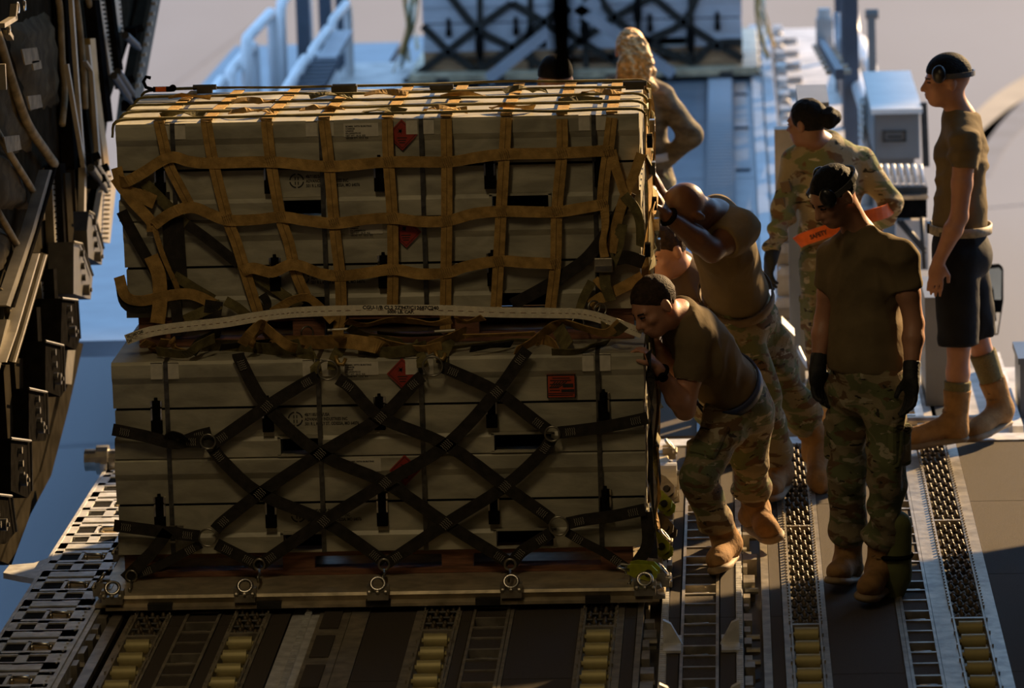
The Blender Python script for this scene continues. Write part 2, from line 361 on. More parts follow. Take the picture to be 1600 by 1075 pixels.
for a, b in ((-2.245, -2.103), (-1.084, -0.937), (-0.250, -0.100), (0.622, 0.744)): ladder(a, b)
# rough machinery channel between the rails
def channel(x0, x1):
    mb = MB(); y = Y0 + .1; rnd = random.Random(int(x0 * 1000))
    while y < Y1 - .2:
        w = rnd.uniform(.3, .9) * (x1 - x0); l = rnd.uniform(.04, .14)
        mb.b2(x0 + .003, x0 + .003 + w - .006, y, y + l, -.07, rnd.uniform(-.03, .012))
        if rnd.random() < .5: mb.cyl((x0 + .01, y + l + .03, -.02), (x1 - .01, y + l + .03, -.02), .014, n=8)
        y += l + rnd.uniform(.05, .14)
    return mk('lock_hardware', mb, M_deckmetal, floor)
channel(-0.400, -0.332); channel(-0.004, 0.070); channel(-2.615, -2.55)
# upright guide locks on the rails near the camera
for x, sgn in ((-0.315, 1), (-0.02, -1)):
    for y in (16.85, 15.9):
        mb = MB().prism([(0, 0), (.075 * sgn, 0), (.03 * sgn, .085), (0.0, .10)], (x, y, .004), (1, 0, 0), (0, 0, 1), (0, 1, 0), .03)
        mb.b2(min(x, x + .07 * sgn), max(x, x + .07 * sgn), y - .12, y + .12, .004, .014); mk('guide_lock', mb, M_whitemetal, floor)
# roller trays
rol = MB().cyl((-.046, 0, 0), (.046, 0, 0), .030, n=28); rol.cyl((-.055, 0, 0), (-.046, 0, 0), .012, n=8); rol.cyl((.046, 0, 0), (.055, 0, 0), .012, n=8)
rol_me = mesh_of('roller', rol.v, rol.f, M_roller, False)
bead = MB().sphere((0, 0, 0), (.0098, .016, .018), 10, 7)
bead_me = mesh_of('roller_bead', bead.v, bead.f, M_bead, True)
axl = MB().cyl((-.056, 0, 0), (.056, 0, 0), .006, n=6)
TRAYS = [(-2.447, -2.314, 17.10), (-2.041, -1.915, 17.12), (-1.276, -1.143, 17.12), (-0.636, -0.508, 17.14), (0.181, 0.301, 17.12), (0.818, 0.948, 17.18)]
nb = 0
far_beads = {}
for ti, (x0, x1, yj) in enumerate(TRAYS):
    mb = MB().b2(x0, x0 + .008, Y0, Y1, -.07, .010).b2(x1 - .008, x1, Y0, Y1, -.07, .010).b2(x0 + .008, x1 - .008, Y0, Y1, -.07, -.045)
    mb.b2(x0 + .008, x1 - .008, yj - .012, yj + .012, -.05, .012); mb.b2(x0 + .008, x1 - .008, yj + 1.70, yj + 1.725, -.05, .012)
    y = Y0 + .1
    while y < Y1: mb.b2(x0 - .006, x0, y, y + .02, -.03, .018).b2(x1, x1 + .006, y, y + .02, -.03, .018); y += .05 if y > yj else .205
    tr = mk('roller_tray', mb, M_deckmetal, floor); xc = (x0 + x1) / 2; w = (x1 - x0 - .024)
    y = yj - .11
    while y > 15.2: inst(rol_me, 'roller', (xc, y, -.004), tr); y -= .205
    y = yj + .065; r = 0; ax = MB(); fb = MB()
    while y < Y1 - .03:
        ax.cyl((x0 + .008, y, -.002), (x1 - .008, y, -.002), .006, n=6)
        for k in range(5):
            bx = x0 + .012 + w * (k + .5) / 5
            bz = -.002 + (.004 if (k + r) % 2 else -.002)
            show = (ti >= 4) or y < 17.5
            if show and nb < 300: inst(bead_me, 'roller_bead', (bx, y + (.012 if (k + r) % 2 else -.012), bz), tr); nb += 1
            elif show: fb.sphere((bx, y + (.012 if (k + r) % 2 else -.012), bz), (.0098, .016, .018), 8, 5)
        y += .092; r += 1
        if ti < 4 and y > 17.55: break
    mk('axle_rods', ax, M_darksteel, tr)
    if fb.v: tag(mk('far_roller_beads', fb, M_bead, tr, True), kind='stuff')

# ---- bright ramp side panel on the left
rp = MB().b2(-2.945, -2.93, 14, 20.3, -.16, .03).b2(-2.635, -2.62, 14, 20.3, -.16, .03).b2(-2.93, -2.635, 14, 20.3, -.16, .008)
side = struct('trim_6', rp, M_whitemetal); side['label'] = 'bright metal ramp side panel with black grip pads at the left'
def yrow(py): return PZ(60, py, .02)[1]
bars = MB(); per = .505; c0 = 20.06
k = 0
while c0 - k * per > 14.3:
    c = c0 - k * per; k += 1
    # slot, pad+pocket row, pad+pad row (going towards the camera)
    bars.b2(-2.93, -2.635, c + .02, c + .055, -.06, .028)
    bars.b2(-2.93, -2.635, c - .065, c - .02, -.06, .028); bars.b2(-2.93, -2.635, c - .245, c - .195, -.06, .028); bars.b2(-2.93, -2.635, c - .45, c - .38, -.06, .028)
    bars.b2(-2.93, -2.895, c - .45, c + .055, -.06, .028); bars.b2(-2.70, -2.635, c - .45, c + .055, -.06, .028)
    mk('grip_pad', MB().b2(-2.89, -2.705, c - .018, c + .018, -.06, .022), M_pad, side)
    mk('grip_pad', MB().b2(-2.893, -2.815, c - .193, c - .067, -.06, .022), M_pad, side)
    bars.b2(-2.813, -2.798, c - .2, c - .045, -.06, .028)
    f = MB().tube([A(-2.79, c - .12, .01), A(-2.78, c - .12, .034), A(-2.725, c - .12, .034), A(-2.715, c - .12, .01)], .008, 6)
    f.cyl((-2.795, c - .12, .02), (-2.78, c - .12, .02), .014, n=8).cyl((-2.72, c - .12, .02), (-2.705, c - .12, .02), .014, n=8)
    mk('tie_down_ring', f, M_steel, side, True)
    mk('pocket_floor', MB().b2(-2.797, -2.702, c - .193, c - .067, .008, .010), M_hullgold, side)
    mk('grip_pad', MB().b2(-2.885, -2.82, c - .365, c - .262, -.06, .022), M_pad, side); mk('grip_pad', MB().b2(-2.775, -2.71, c - .365, c - .262, -.06, .022), M_pad, side)
    bars.b2(-2.82, -2.775, c - .41, c - .22, -.06, .028).b2(-2.895, -2.82, c - .40, c - .365, -.06, .028).b2(-2.775, -2.70, c - .40, c - .365, -.06, .028).b2(-2.895, -2.70, c - .262, c - .23, -.06, .028)
    for q in range(7): bars.cyl((-2.65, c - .4 + q * .06, .028), (-2.65, c - .4 + q * .06, .034), .005, n=6)
mk('panel_frame', bars, M_whitemetal, side)
ft = MB().prism([(0, 0), (.0, .42), (-.07, .30), (-.17, .27), (-.175, .13), (-.09, .06)], (-2.945, 18.15, -.03), (1, 0, 0), (0, 1, 0), (0, 0, 1), .025)
mk('hinge_plate', ft, M_whitemetal, side)
rb = MB().cyl((-3.04, 20.22, .06), (-2.96, 20.22, .06), .052, n=16).cyl((-2.985, 20.22, .06), (-2.93, 20.22, .06), .07, n=16).cyl((-2.93, 20.22, .06), (-2.88, 20.22, .06), .05, n=16)
rb.b2(-2.96, -2.93, 20.12, 20.3, -.16, .06)
mk('hinge_roller', rb, M_steel, side, False)
# ---- ledge between side panel and floor
mk('edge_rail', MB().b2(-2.625, -2.60, 14, 20.4, -.16, .02), M_whitemetal, floor)

# ---- fuselage: left wall (seen), right wall and roof (unseen, aft ends cut to shade the bay)
def yz_wall(poly, x, th): return MB().prism(poly, (x, 0, 0), (0, 1, 0), (0, 0, 1), (1, 0, 0), th)
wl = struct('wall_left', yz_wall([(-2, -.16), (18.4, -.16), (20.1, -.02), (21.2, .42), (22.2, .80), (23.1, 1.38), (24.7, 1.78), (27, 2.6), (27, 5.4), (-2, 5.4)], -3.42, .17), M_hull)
wr = struct('wall_right', yz_wall([(-2, -.16), (17.0, -.16), (19.5, .05), (21.2, 1.7), (22.0, 2.4), (23.0, 3.4), (22.4, 3.4), (21.0, 2.35), (20.2, 2.05), (19.8, 2.2), (19.8, 5.4), (-2, 5.4)], 2.75, .10), M_hull)  # aft edge and notch shaped to let sun reach the people
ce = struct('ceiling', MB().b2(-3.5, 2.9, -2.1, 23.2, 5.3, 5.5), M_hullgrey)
struct('trim_8', MB().b2(-3.0, 2.95, 25.8, 33, 5.3, 5.5), M_hullgrey)['label'] = 'unseen slab added overhead to shade the left wall'  # slab added out of view to keep sun off the left wall
struct('wall_front', MB().b2(-3.5, 2.9, -2.15, -2.0, -.16, 5.4), M_hullgrey)
# unseen slab added high up, its outline shaped to shade apron and loader
def shade_slab():
    z = 13.0; k = 1 / math.tan(math.radians(22)); sx, sy = 0.6 * k, 0.8 * k
    def up(x, y, z0): return (x + sx * (z - z0), y + sy * (z - z0))
    P = [up(-6.4, 22, GZ), up(-6.4, 34.0, GZ), up(-6.2, 36.5, GZ), up(.15, 38.5, 0), up(.15, 25.5, 0), up(-.75, 25.5, 0), up(-.8, 37.0, 0), up(-4.2, 34.4, GZ), up(-4.2, 22, GZ)]
    mb = MB().prism([(p[0], p[1]) for p in P], (0, 0, z), (1, 0, 0), (0, 1, 0), (0, 0, 1), .6); return mb
struct('trim_7', shade_slab(), M_hullgrey)['label'] = 'unseen grey slab added above the apron to shade it'

WX = -3.2
def wquad(name, pts, mt, x=WX, th=0.05, parent=wl, bevel=0.0):
    """polygon given by its outline on the wall plane, with real thickness"""
    P = [PX(px, py, x) for px, py in pts]; poly = [(p[1], p[2]) for p in P]
    return mk(name, MB().prism(poly, (x - th, 0, 0), (0, 1, 0), (0, 0, 1), (1, 0, 0), th), mt, parent, bevel=bevel)
def wbar(name, pts, wpx, mt, x=WX, th=0.05):
    out = []; L = []
    for i, (px, py) in enumerate(pts):
        a = pts[max(i - 1, 0)]; b = pts[min(i + 1, len(pts) - 1)]; d = nrm(A(b[0] - a[0], b[1] - a[1])); n = A(-d[1], d[0]) * wpx / 2
        out.append((px + n[0], py + n[1])); L.append((px - n[0], py - n[1]))
    return wquad(name, out + L[::-1], mt, x, th)
def wtube(name, pts, rpx, mt, x=WX, n=8):
    P = smooth_path([PX(px, py, x) for px, py in pts], 4); return mk(name, MB().tube(P, rpx * 21 / FPX, n), mt, wl, True)
# insulation blankets: puffy cloth panels
def blanket(pts, x=WX - .05, mt=None):
    P = [PX(px, py, x) for px, py in pts]; n = 12; vs = []; fs = []; rnd = np.random.RandomState(len(wl.children))
    for i in range(n + 1):
        for j in range(n + 1):
            u, v = i / n, j / n; p = (P[0] * (1 - u) + P[1] * u) * (1 - v) + (P[3] * (1 - u) + P[2] * u) * v
            e = min(u, v, 1 - u, 1 - v); puff = .09 * min(1, e * 4) + rnd.uniform(-.012, .012)
            vs.append(p + A(puff - .05, 0, 0))
    for i in range(n):
        for j in range(n): a = i * (n + 1) + j; fs.append((a, a + 1, a + n + 2, a + n + 1))
    return mk('insulation_blanket', MB().add(vs, fs), mt or M_cloth, wl, True)
for q in ([(-20, 10), (92, -10), (98, 190), (45, 200)], [(-30, 75), (10, 75), (70, 262), (-30, 262)], [(-30, 205), (22, 245), (62, 340), (-30, 345)],
          [(-40, 345), (0, 345), (38, 410), (-40, 470)], [(-40, -200), (95, -200), (92, -10), (-20, 10)]): blanket(q)
for pts in ([(-10, 40), (0, 65), (20, 130), (43, 193), (70, 235), (85, 256)], [(-10, 195), (15, 240), (40, 280), (62, 318), (65, 344)], [(-5, 328), (18, 368), (39, 407), (42, 425)],
            [(88, -20), (94, 20), (97, 90), (101, 145), (97, 195)], [(118, -10), (124, 40), (130, 105), (133, 170)], [(135, -10), (146, 30), (150, 55)], [(0, 455), (10, 478), (14, 500)]):
    wtube('blanket_roll', pts, 5.5 if len(pts) != 6 else 7.5, M_clothlt, WX + .01)
for (x, y, s) in ((48, 88, 14), (58, 102, 8), (55, 160, 12), (20, 225, 14)): wquad('cloth_patch', [(x - s, y - s * .8), (x + s * .7, y - s), (x + s, y + s * .6), (x - s * .6, y + s)], M_clothlt, WX + .045, .006)
# longerons, plates and frames; thin light bars paint in lit edges
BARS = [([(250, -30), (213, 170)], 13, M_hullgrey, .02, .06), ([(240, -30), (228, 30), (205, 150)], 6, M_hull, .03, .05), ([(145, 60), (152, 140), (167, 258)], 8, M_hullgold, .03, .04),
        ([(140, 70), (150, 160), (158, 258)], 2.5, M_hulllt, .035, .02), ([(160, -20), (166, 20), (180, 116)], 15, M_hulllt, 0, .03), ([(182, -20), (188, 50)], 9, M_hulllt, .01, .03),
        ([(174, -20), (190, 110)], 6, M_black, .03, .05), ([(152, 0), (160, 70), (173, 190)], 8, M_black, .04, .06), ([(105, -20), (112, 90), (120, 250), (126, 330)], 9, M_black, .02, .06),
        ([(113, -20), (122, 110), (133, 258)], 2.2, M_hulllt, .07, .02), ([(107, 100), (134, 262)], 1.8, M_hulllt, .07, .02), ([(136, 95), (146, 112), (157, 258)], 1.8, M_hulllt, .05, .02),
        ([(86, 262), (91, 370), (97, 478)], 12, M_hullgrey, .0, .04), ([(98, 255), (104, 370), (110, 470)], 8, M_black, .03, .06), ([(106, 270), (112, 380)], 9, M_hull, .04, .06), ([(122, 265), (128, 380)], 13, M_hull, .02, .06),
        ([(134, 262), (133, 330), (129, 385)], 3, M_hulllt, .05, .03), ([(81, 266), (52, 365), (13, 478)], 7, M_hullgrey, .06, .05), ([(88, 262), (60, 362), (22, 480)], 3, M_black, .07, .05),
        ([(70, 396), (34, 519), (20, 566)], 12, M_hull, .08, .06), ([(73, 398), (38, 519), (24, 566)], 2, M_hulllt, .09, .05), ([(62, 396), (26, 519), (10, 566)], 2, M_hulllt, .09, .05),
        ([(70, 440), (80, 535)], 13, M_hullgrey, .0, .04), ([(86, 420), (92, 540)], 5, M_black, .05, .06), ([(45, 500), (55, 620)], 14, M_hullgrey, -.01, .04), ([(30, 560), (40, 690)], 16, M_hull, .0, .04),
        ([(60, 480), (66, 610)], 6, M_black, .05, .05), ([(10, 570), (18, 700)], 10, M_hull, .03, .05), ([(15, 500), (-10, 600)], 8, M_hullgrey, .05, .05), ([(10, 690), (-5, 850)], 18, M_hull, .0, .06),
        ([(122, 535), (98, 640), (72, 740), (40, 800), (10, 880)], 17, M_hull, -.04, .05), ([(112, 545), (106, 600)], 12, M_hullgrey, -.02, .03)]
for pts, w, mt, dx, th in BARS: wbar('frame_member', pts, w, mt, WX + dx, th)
# dark perforations in the light plates
def holes(a, b, n, off, s=1.8):
    mb = MB(); d = nrm(A(b[0] - a[0], b[1] - a[1])); q = A(-d[1], d[0])
    for i in range(n):
        for o in off:
            c = A(*a) + (A(*b) - A(*a)) * (i / (n - 1)) + q * o; p = PX(c[0], c[1], WX + .004); mb.cyl(p - A(.003, 0, 0), p + A(.012, 0, 0), s * 21 / FPX, n=6)
    return mk('perforations', mb, M_black, wl)
holes((162, 0), (180, 108), 16, (-3, 3), 1.7); holes((184, 0), (188, 44), 7, (0,)); holes((86, 270), (97, 470), 24, (-2, 3), 1.2); holes((70, 445), (80, 530), 10, (-3, 3), 1.2); holes((46, 510), (55, 610), 10, (-4, 3), 1.2)
tb = MB()
for i in range(9):
    c = PX(240 - i * 3.2, 5 + i * 16, WX + .03); tb.box(c, (.03, .05, .02))
for i in range(14):
    c = PX(170 - i * .35, 275 + i * 7.4, WX + .04); tb.box(c, (.03, .035, .010))
mk('rack_teeth', tb, M_hulllt, wl)
wquad('toothed_plate', [(170, 262), (182, 288), (172, 380), (162, 378), (152, 345), (160, 300)], M_hulllt, WX + .02, .03)  # light tone puts the sunlit look into the plate's colour
wquad('sill_plate', [(196, 140), (214, 150), (205, 185), (188, 205)], M_hullgrey, WX - .02, .03)
# latch brackets along the sill
BR = [([(139, 330), (147, 335), (162, 388), (159, 414), (138, 402), (136, 360)], (149, 401)), ([(115, 378), (128, 381), (145, 430), (142, 468), (115, 459)], (131, 453)),
      ([(97, 466), (121, 469), (125, 529), (119, 547), (95, 536)], (109, 518)), ([(71, 533), (99, 540), (101, 611), (95, 620), (71, 611)], (86, 592)),
      ([(45, 607), (73, 613), (75, 678), (71, 689), (45, 689)], (59, 668)), ([(17, 685), (48, 689), (50, 767), (43, 778), (17, 767)], (32, 750)), ([(-30, 770), (18, 775), (26, 830), (8, 850), (-30, 850)], (0, 820))]
for k, (pts, rc) in enumerate(BR):
    b = wquad('latch_bracket', pts, M_black if k > 1 else M_darksteel, WX + .10, .12)
    c = PX(rc[0], rc[1], WX + .10); mk('latch_roller', MB().cyl(c, c + A(.03, 0, 0), .026, n=14).cyl(c + A(.03, 0, 0), c + A(.04, 0, 0), .010, n=8), M_hullgrey if k < 2 else M_darksteel, b, False)
    e = MB(); r = pts[:3] if k > 1 else pts[1:4]
    P = [PX(px, py, WX + .112) for px, py in (pts[0], pts[1], pts[2])]; e.tube(P, .006, 5); mk('bracket_edge', e, M_hullgrey if k < 2 else M_darksteel, b)
    for (fx, fy) in ((.35, .2), (.4, .42), (.45, .62)):
        xs_, ys_ = [p[0] for p in pts], [p[1] for p in pts]; c = PX(min(xs_) + fx * (max(xs_) - min(xs_)), min(ys_) + fy * (max(ys_) - min(ys_)), WX + .10)
        mk('bolt', MB().cyl(c, c + A(.018, 0, 0), .016, n=8), M_darksteel, b)
for a, b in (((196, 55), (214, 72)), ((178, 118), (200, 152)), ((184, 112), (206, 146)), ((142, 262), (162, 292)), ((148, 256), (166, 284))):
    pa, pb = PX(*a, WX + .09), PX(*b, WX + .09); mk('hydraulic_strut', MB().cyl(pa, pb, .02, n=10).cyl(pb, pb + (pb - pa) * .25, .012, n=8), M_darksteel, wl, False)
for c in ((145, 285), (150, 268), (200, 165), (190, 130), (205, 50), (136, 250)):
    p = PX(*c, WX + .06); mk('fitting_block', MB().box(p, (.06, .09, .05)).cyl(p, p + A(.06, .02, .02), .02, n=8), M_black, wl)
for a, b in (((20, 30), (22, 8)), ((2, 40), (22, 28)), ((10, 50), (16, 60)), ((3, 100), (5, 140))):
    mk('wall_bracket', MB().bar(PX(*a, WX + .08), PX(*b, WX + .08), .03, .02), M_hulllt, wl)
for c in ((28, 12), (38, 8), (14, 46)):
    p = PX(*c, WX + .09); mk('wall_buckle', MB().ring(p, (1, 0, 0), .022, .005, 12, 5), M_steel, wl)

# ================================================================ FRONT PALLET AND CRATES
YF, YU = 17.75, 18.05            # crate faces: lower tier, upper tier (set back)
DEP = 0.98
XL, XR = -2.55, -0.388
ZP = 0.085                       # top of the pallet
def pallet(name, x0, x1, y0, y1, zt, label, full=True):
    r = root(name, ((x0 + x1) / 2, (y0 + y1) / 2, zt - .057), label, 'pallet')
    mk('deck', MB().b2(x0 + .03, x1 - .03, y0 + .03, y1 - .03, zt - .05, zt), M_palletal, r)
    def lip(a, b):   # stepped rail: lower flange, recessed web
        a, b = A(*a), A(*b); d = nrm(b - a); n = A(d[1], -d[0], 0)
        mb = MB(); L = np.linalg.norm(b - a)
        poly = [(0, zt), (.03, zt), (.036, zt - .012), (.020, zt - .018), (.020, zt - .036), (.05, zt - .044), (.05, zt - .057), (0, zt - .057)]
        P0 = a * A(1, 1, 0); mb.prism(poly, P0, n, (0, 0, 1), d, L); mk('edge_rail', mb, M_palletal, r)
        k = int(L / .42)
        for i in range(k):
            c = P0 + d * (L * (i + .5) / k) + n * .036 + A(0, 0, zt - .045); nm = MB().box(c, (.10, .035, .026), (d, n, A(0, 0, 1))); mk('lock_notch', nm, M_darksteel, r)
    c = [(x0 + .03, y0 + .03), (x1 - .03, y0 + .03), (x1 - .03, y1 - .03), (x0 + .03, y1 - .03)]
    for i in range(4): lip((*c[i], 0), (*c[(i + 1) % 4], 0))
    # tie-down rings along the edges
    if full:
        pts = [(x0 + .06 + (x1 - x0 - .12) * i / 4, y0 + .0, (0, -1, 0)) for i in range(5)] + [(x1 - .0, y0 + .15 + (y1 - y0 - .3) * i / 4, (1, 0, 0)) for i in range(5)]
        pts += [(x0 + .0, y0 + .15 + (y1 - y0 - .3) * i / 4, (-1, 0, 0)) for i in range(5)]
        for x, y, n in pts:
            n = A(*n); s = A(n[1], n[0], 0); p = A(x, y, zt)
            mb = MB().box(p - n * .0 + A(0, 0, -.012), (.085, .075, .03), (s, n, A(0, 0, 1)))
            for q in (-1, 1): mb.box(p + s * .035 * q + A(0, 0, .012), (.02, .045, .03), (s, n, A(0, 0, 1)))
            for q in (-1, 0, 1): mb.sphere(p + s * .033 * q + n * .036 + A(0, 0, .006), .010, 6, 5)
            b = mk('ring_base', mb, M_deckmetal, r)
            mk('tie_ring', MB().ring(p + A(0, 0, .035) + n * .01, n * .6 + A(0, 0, .5), .028, .0075, 16, 6), M_steel, b, True)
    return r
pallet('cargo_pallet', -2.60, -0.335, 17.47, 20.2, ZP, 'aluminium cargo pallet under the netted ammunition crates in the foreground')
# timber dunnage under the crates
def timber(name, x0, x1, y0, y1, z0, z1, label, mt=None, grp=None):
    return tag(mk(name, MB().b2(x0, x1, y0, y1, z0, z1), mt or M_wood, None, bevel=.004, loc=((x0 + x1) / 2, (y0 + y1) / 2, z0)), label, 'timber', grp)
def skid(x0, x1, y0, y1, z0, z1, label, nleg=4):
    r = root('timber_skid', ((x0 + x1) / 2, (y0 + y1) / 2, z0), label, 'skid'); h = z1 - z0
    for y in (y0, (y0 + y1) / 2 - .045, y1 - .09):
        mk('top_board', MB().b2(x0, x1, y, y + .09, z1 - h * .22, z1), M_wood, r, bevel=.003)
        mk('bottom_board', MB().b2(x0, x1, y, y + .09, z0, z0 + h * .24), M_wood, r, bevel=.003)
        for i in range(nleg):
            xx = x0 + (x1 - x0 - .13) * i / (nleg - 1); mk('block', MB().b2(xx, xx + .13, y + .005, y + .085, z0 + h * .24, z1 - h * .22), M_wood, r)
    return r
skid(XL + .02, XR - .06, YF + .02, YF + DEP - .02, ZP, .188, 'red-brown timber skid between the pallet and the lower crates')
skid(XL + .08, XR - .04, YU + .02, YU + DEP - .05, .988, 1.118, 'red-brown timber skid between the two crate tiers')

def burst(mb, c, r, y):
    for i in range(9):
        a = 2 * math.pi * i / 9 + .2; d = A(math.cos(a), 0, math.sin(a)); s = A(-d[2], 0, d[0]); rr = r * (1 if i % 2 else .6)
        p = A(c[0], y, c[1]); mb.add([p + s * .2 * r, p + d * rr, p - s * .2 * r], [(0, 1, 2)])
def crate(x0, x1, yf, z0, label, mt_body=M_crate, mt_top=M_cratelid, detail=True, h=.4, dep=DEP, group=None):
    L = x1 - x0; r = root('ammunition_crate', ((x0 + x1) / 2, yf + dep / 2, z0), label, 'crate', group); k = L / 2.162
    g = .012; zs = z0 + h * .51; zt = z0 + h - .004
    # base: profile with a stepped foot; the foot is cut by fork pockets
    pk = [(x0 + .675 * k, x0 + .845 * k), (x0 + 1.545 * k, x0 + 1.785 * k)]
    b = MB().prism([(g, .085), (dep - g, .085), (dep - g, h * .51 - .005), (g, h * .51 - .005)], (x0 + .006, yf, z0), (0, 1, 0), (0, 0, 1), (1, 0, 0), L - .012)
    xs = [x0] + [q for p in pk for q in p] + [x1]
    for a, c in zip(xs[0::2], xs[1::2]):
        b.prism([(0, 0), (dep, 0), (dep, .066), (dep - g, .082), (dep - g, .085), (g, .085), (g, .082), (0, .066)], (a, yf, z0), (0, 1, 0), (0, 0, 1), (1, 0, 0), c - a)
    body = mk('body', b, mt_body, r)
    for a, c in pk:
        f = MB().b2(a - .008, a + .004, yf - .004, yf + .02, z0 + .004, z0 + .08).b2(c - .004, c + .008, yf - .004, yf + .02, z0 + .004, z0 + .08)
        f.b2(a - .008, c + .008, yf - .004, yf + .02, z0 + .074, z0 + .084).b2(a - .008, c + .008, yf - .004, yf + .02, z0, z0 + .008); mk('fork_pocket_frame', f, mt_body, body)
        mk('pocket_shade', MB().b2(a + .004, c - .004, yf + .10, yf + .11, z0 + .003, z0 + .08), M_black, body)  # black sheet painting in the shade inside the pocket
    lz = h * .49 - .006
    lid = mk('lid', MB().prism([(g, 0), (dep - g, 0), (dep - g, lz * .52), (dep, lz * .66), (dep, lz - .012), (dep - .012, lz), (.012, lz), (0, lz - .012), (0, lz * .66), (g, lz * .52)],
             (x0, yf, zs + .005), (0, 1, 0), (0, 0, 1), (1, 0, 0), L), mt_body, r)
    mk('lid_top', MB().b2(x0 + .015, x1 - .015, yf + .014, yf + dep - .014, zt - .004, zt), mt_top, lid)
    mk('lid_seam', MB().b2(x0 + .012, x1 - .012, yf + g + .004, yf + dep - g - .004, zs - .008, zs + .008), M_black, r)
    n = 5
    for i in range(n):
        x = x0 + (.177 + .455 * i) * k; y = yf + g
        lt = MB().b2(x - .016, x + .016, y - .020, y, zs - .05, zs + .035)
        lt.b2(x - .006, x + .006, y - .030, y - .018, zs - .01, zs + .05); lt.prism([(-.012, 0), (.012, 0), (.006, .05), (-.006, .05)], (x, y - .022, zs + .0), (1, 0, 0), (0, 0, 1), (0, 1, 0), .01)
        lt.b2(x - .022, x + .022, y - .032, y, zs - .098, zs - .045)
        lo = mk('latch', lt, M_black, r)
        if detail:
            c = MB()
            for s in (-1, 1): c.b2(x + s * .017 - .007, x + s * .017 + .007, y - .014, y, zs + .012, zs + .035).b2(x + s * .019 - .004, x + s * .019 + .004, y - .017, y, zs - .045, zs + .004)
            mk('catch', c, M_steel, lo)
    if detail:
        yl = yf - .0015
        # paper label with its print
        lx0, lx1 = x0 + .945 * k, x0 + 1.088 * k; lz1 = z0 + h - .014; lz0 = lz1 - .098
        lab = mk('paper_label', MB().b2(lx0, lx1, yf - .001, yf + .002, lz1 - .055, lz1), M_label, r)
        t = MB()
        for i, s in enumerate(('BOMBS, WITH BURSTING', 'CHARGE', 'UN0035', 'EX-2000070133', 'NET WT. 18.10  KG', 'GROSS WT. 157.0  KG')): text_into(t, s, (lx0 + .008, yl, lz1 - .016 - i * .0095), .0095, bold=.0004, sx=1.0)
        mk('label_print', t, M_ink, lab)
        # red hazard diamond with a bursting mark
        c = (x0 + 1.185 * k, z0 + h - .066); s = .064; y = yf - .0015
        dm = mk('hazard_diamond', MB().prism([(0, -s), (s, 0), (0, s), (-s, 0)], (c[0], y, c[1]), (1, 0, 0), (0, 0, 1), (0, 1, 0), .004), M_red, r)
        t = MB(); burst(t, (c[0] - .006, c[1] + .016), .016, y - .0008); e = s * .86
        for i in range(4):
            a = A(*[(0, 0, -e), (e, 0, 0), (0, 0, e), (-e, 0, 0)][i]); bb = A(*[(e, 0, 0), (0, 0, e), (-e, 0, 0), (0, 0, -e)][i]); o = A(c[0], y - .0006, c[1]); t.bar(o + a, o + bb, .002, .0008, up=(0, 1, 0))
        for i in range(3): t.b2(c[0] - .02 + .004 * i, c[0] + .02 - .004 * i, y - .001, y - .0004, c[1] - .014 - i * .010, c[1] - .010 - i * .010)
        mk('diamond_print', t, M_ink, dm)
        # stencilled maker's marks on the base, left of centre
        t = MB(); ex, ez = x0 + .742 * k, z0 + h * .51 - .052; y = yf + g - .0012; R = .028
        for q in range(4):
            a0 = q * math.pi / 2 + .14; P = [A(ex + R * math.cos(a0 + j * .215), y, ez + R * math.sin(a0 + j * .215)) for j in range(7)]; t.ribbon(P, .0055, .0006, (0, -1, 0), sub=1)
        for s in (-1, 1): t.b2(ex + s * .006 - .002, ex + s * .006 + .002, y - .0006, y, ez + .003, ez + .016).b2(ex + s * .006 - .002, ex + s * .006 + .002, y - .0006, y, ez - .016, ez - .003)
        for i, s in enumerate(('4B/Y185/S/15/USA', 'ADVANCED INDUSTRIES INC', '501 R L KELLY ST. ODESSA, MO 64076')): text_into(t, s, (ex + .038, y, ez + .011 - i * .019), .0185, bold=.0006, sx=.72)
        mk('stencil_print', t, M_ink, r)
    return r
C1 = crate(XL, XR, YF, .188, 'grey-green ammunition crate at the bottom of the lower tier, resting on the pallet skid', group='ammunition crates on the front pallet')
C2 = crate(XL + .004, XR + .002, YF, .588, 'grey-green ammunition crate on top of the lower tier with an orange-red rectangular placard', group='ammunition crates on the front pallet')
XUL, XUR = -2.515, -0.392
C3 = crate(XUL, XUR, YU, 1.118, 'grey-green ammunition crate at the bottom of the upper tier behind the tan net', group='ammunition crates on the front pallet')
C4 = crate(XUL - .012, XUR + .004, YU, 1.52, 'topmost grey-green ammunition crate of the stack under the tan net', group='ammunition crates on the front pallet')
# orange placard on the second crate
px0 = PY(854, 585, YF); px1 = PY(900, 621, YF)
pl = mk('placard', MB().b2(px0[0], px1[0], YF - .003, YF + .002, px1[2], px0[2]), M_orange, C2)
t = MB(); w = px1[0] - px0[0]; hh = px0[2] - px1[2]
for fr in ((0, 1, .94, 1), (0, 1, 0, .03), (0, .04, 0, 1), (.96, 1, 0, 1), (.05, .9, .10, .14), (.05, .95, .18, .21), (.5, .95, .24, .36), (.1, .45, .30, .34), (.08, .4, .42, .46), (.55, .92, .44, .60), (.1, .5, .56, .6), (.12, .85, .72, .76), (.2, .8, .82, .86)):
    t.b2(px0[0] + w * fr[0], px0[0] + w * fr[1], YF - .0042, YF - .003, px1[2] + hh * fr[2], px1[2] + hh * fr[3])
for i in range(5): t.bar((px0[0] + w * (.1 + .07 * i), YF - .0036, px1[2] + hh * .42), (px0[0] + w * (.3 + .1 * i), YF - .0036, px1[2] + hh * .70), .004, .001, up=(0, 1, 0))
mk('placard_print', t, M_ink, pl)
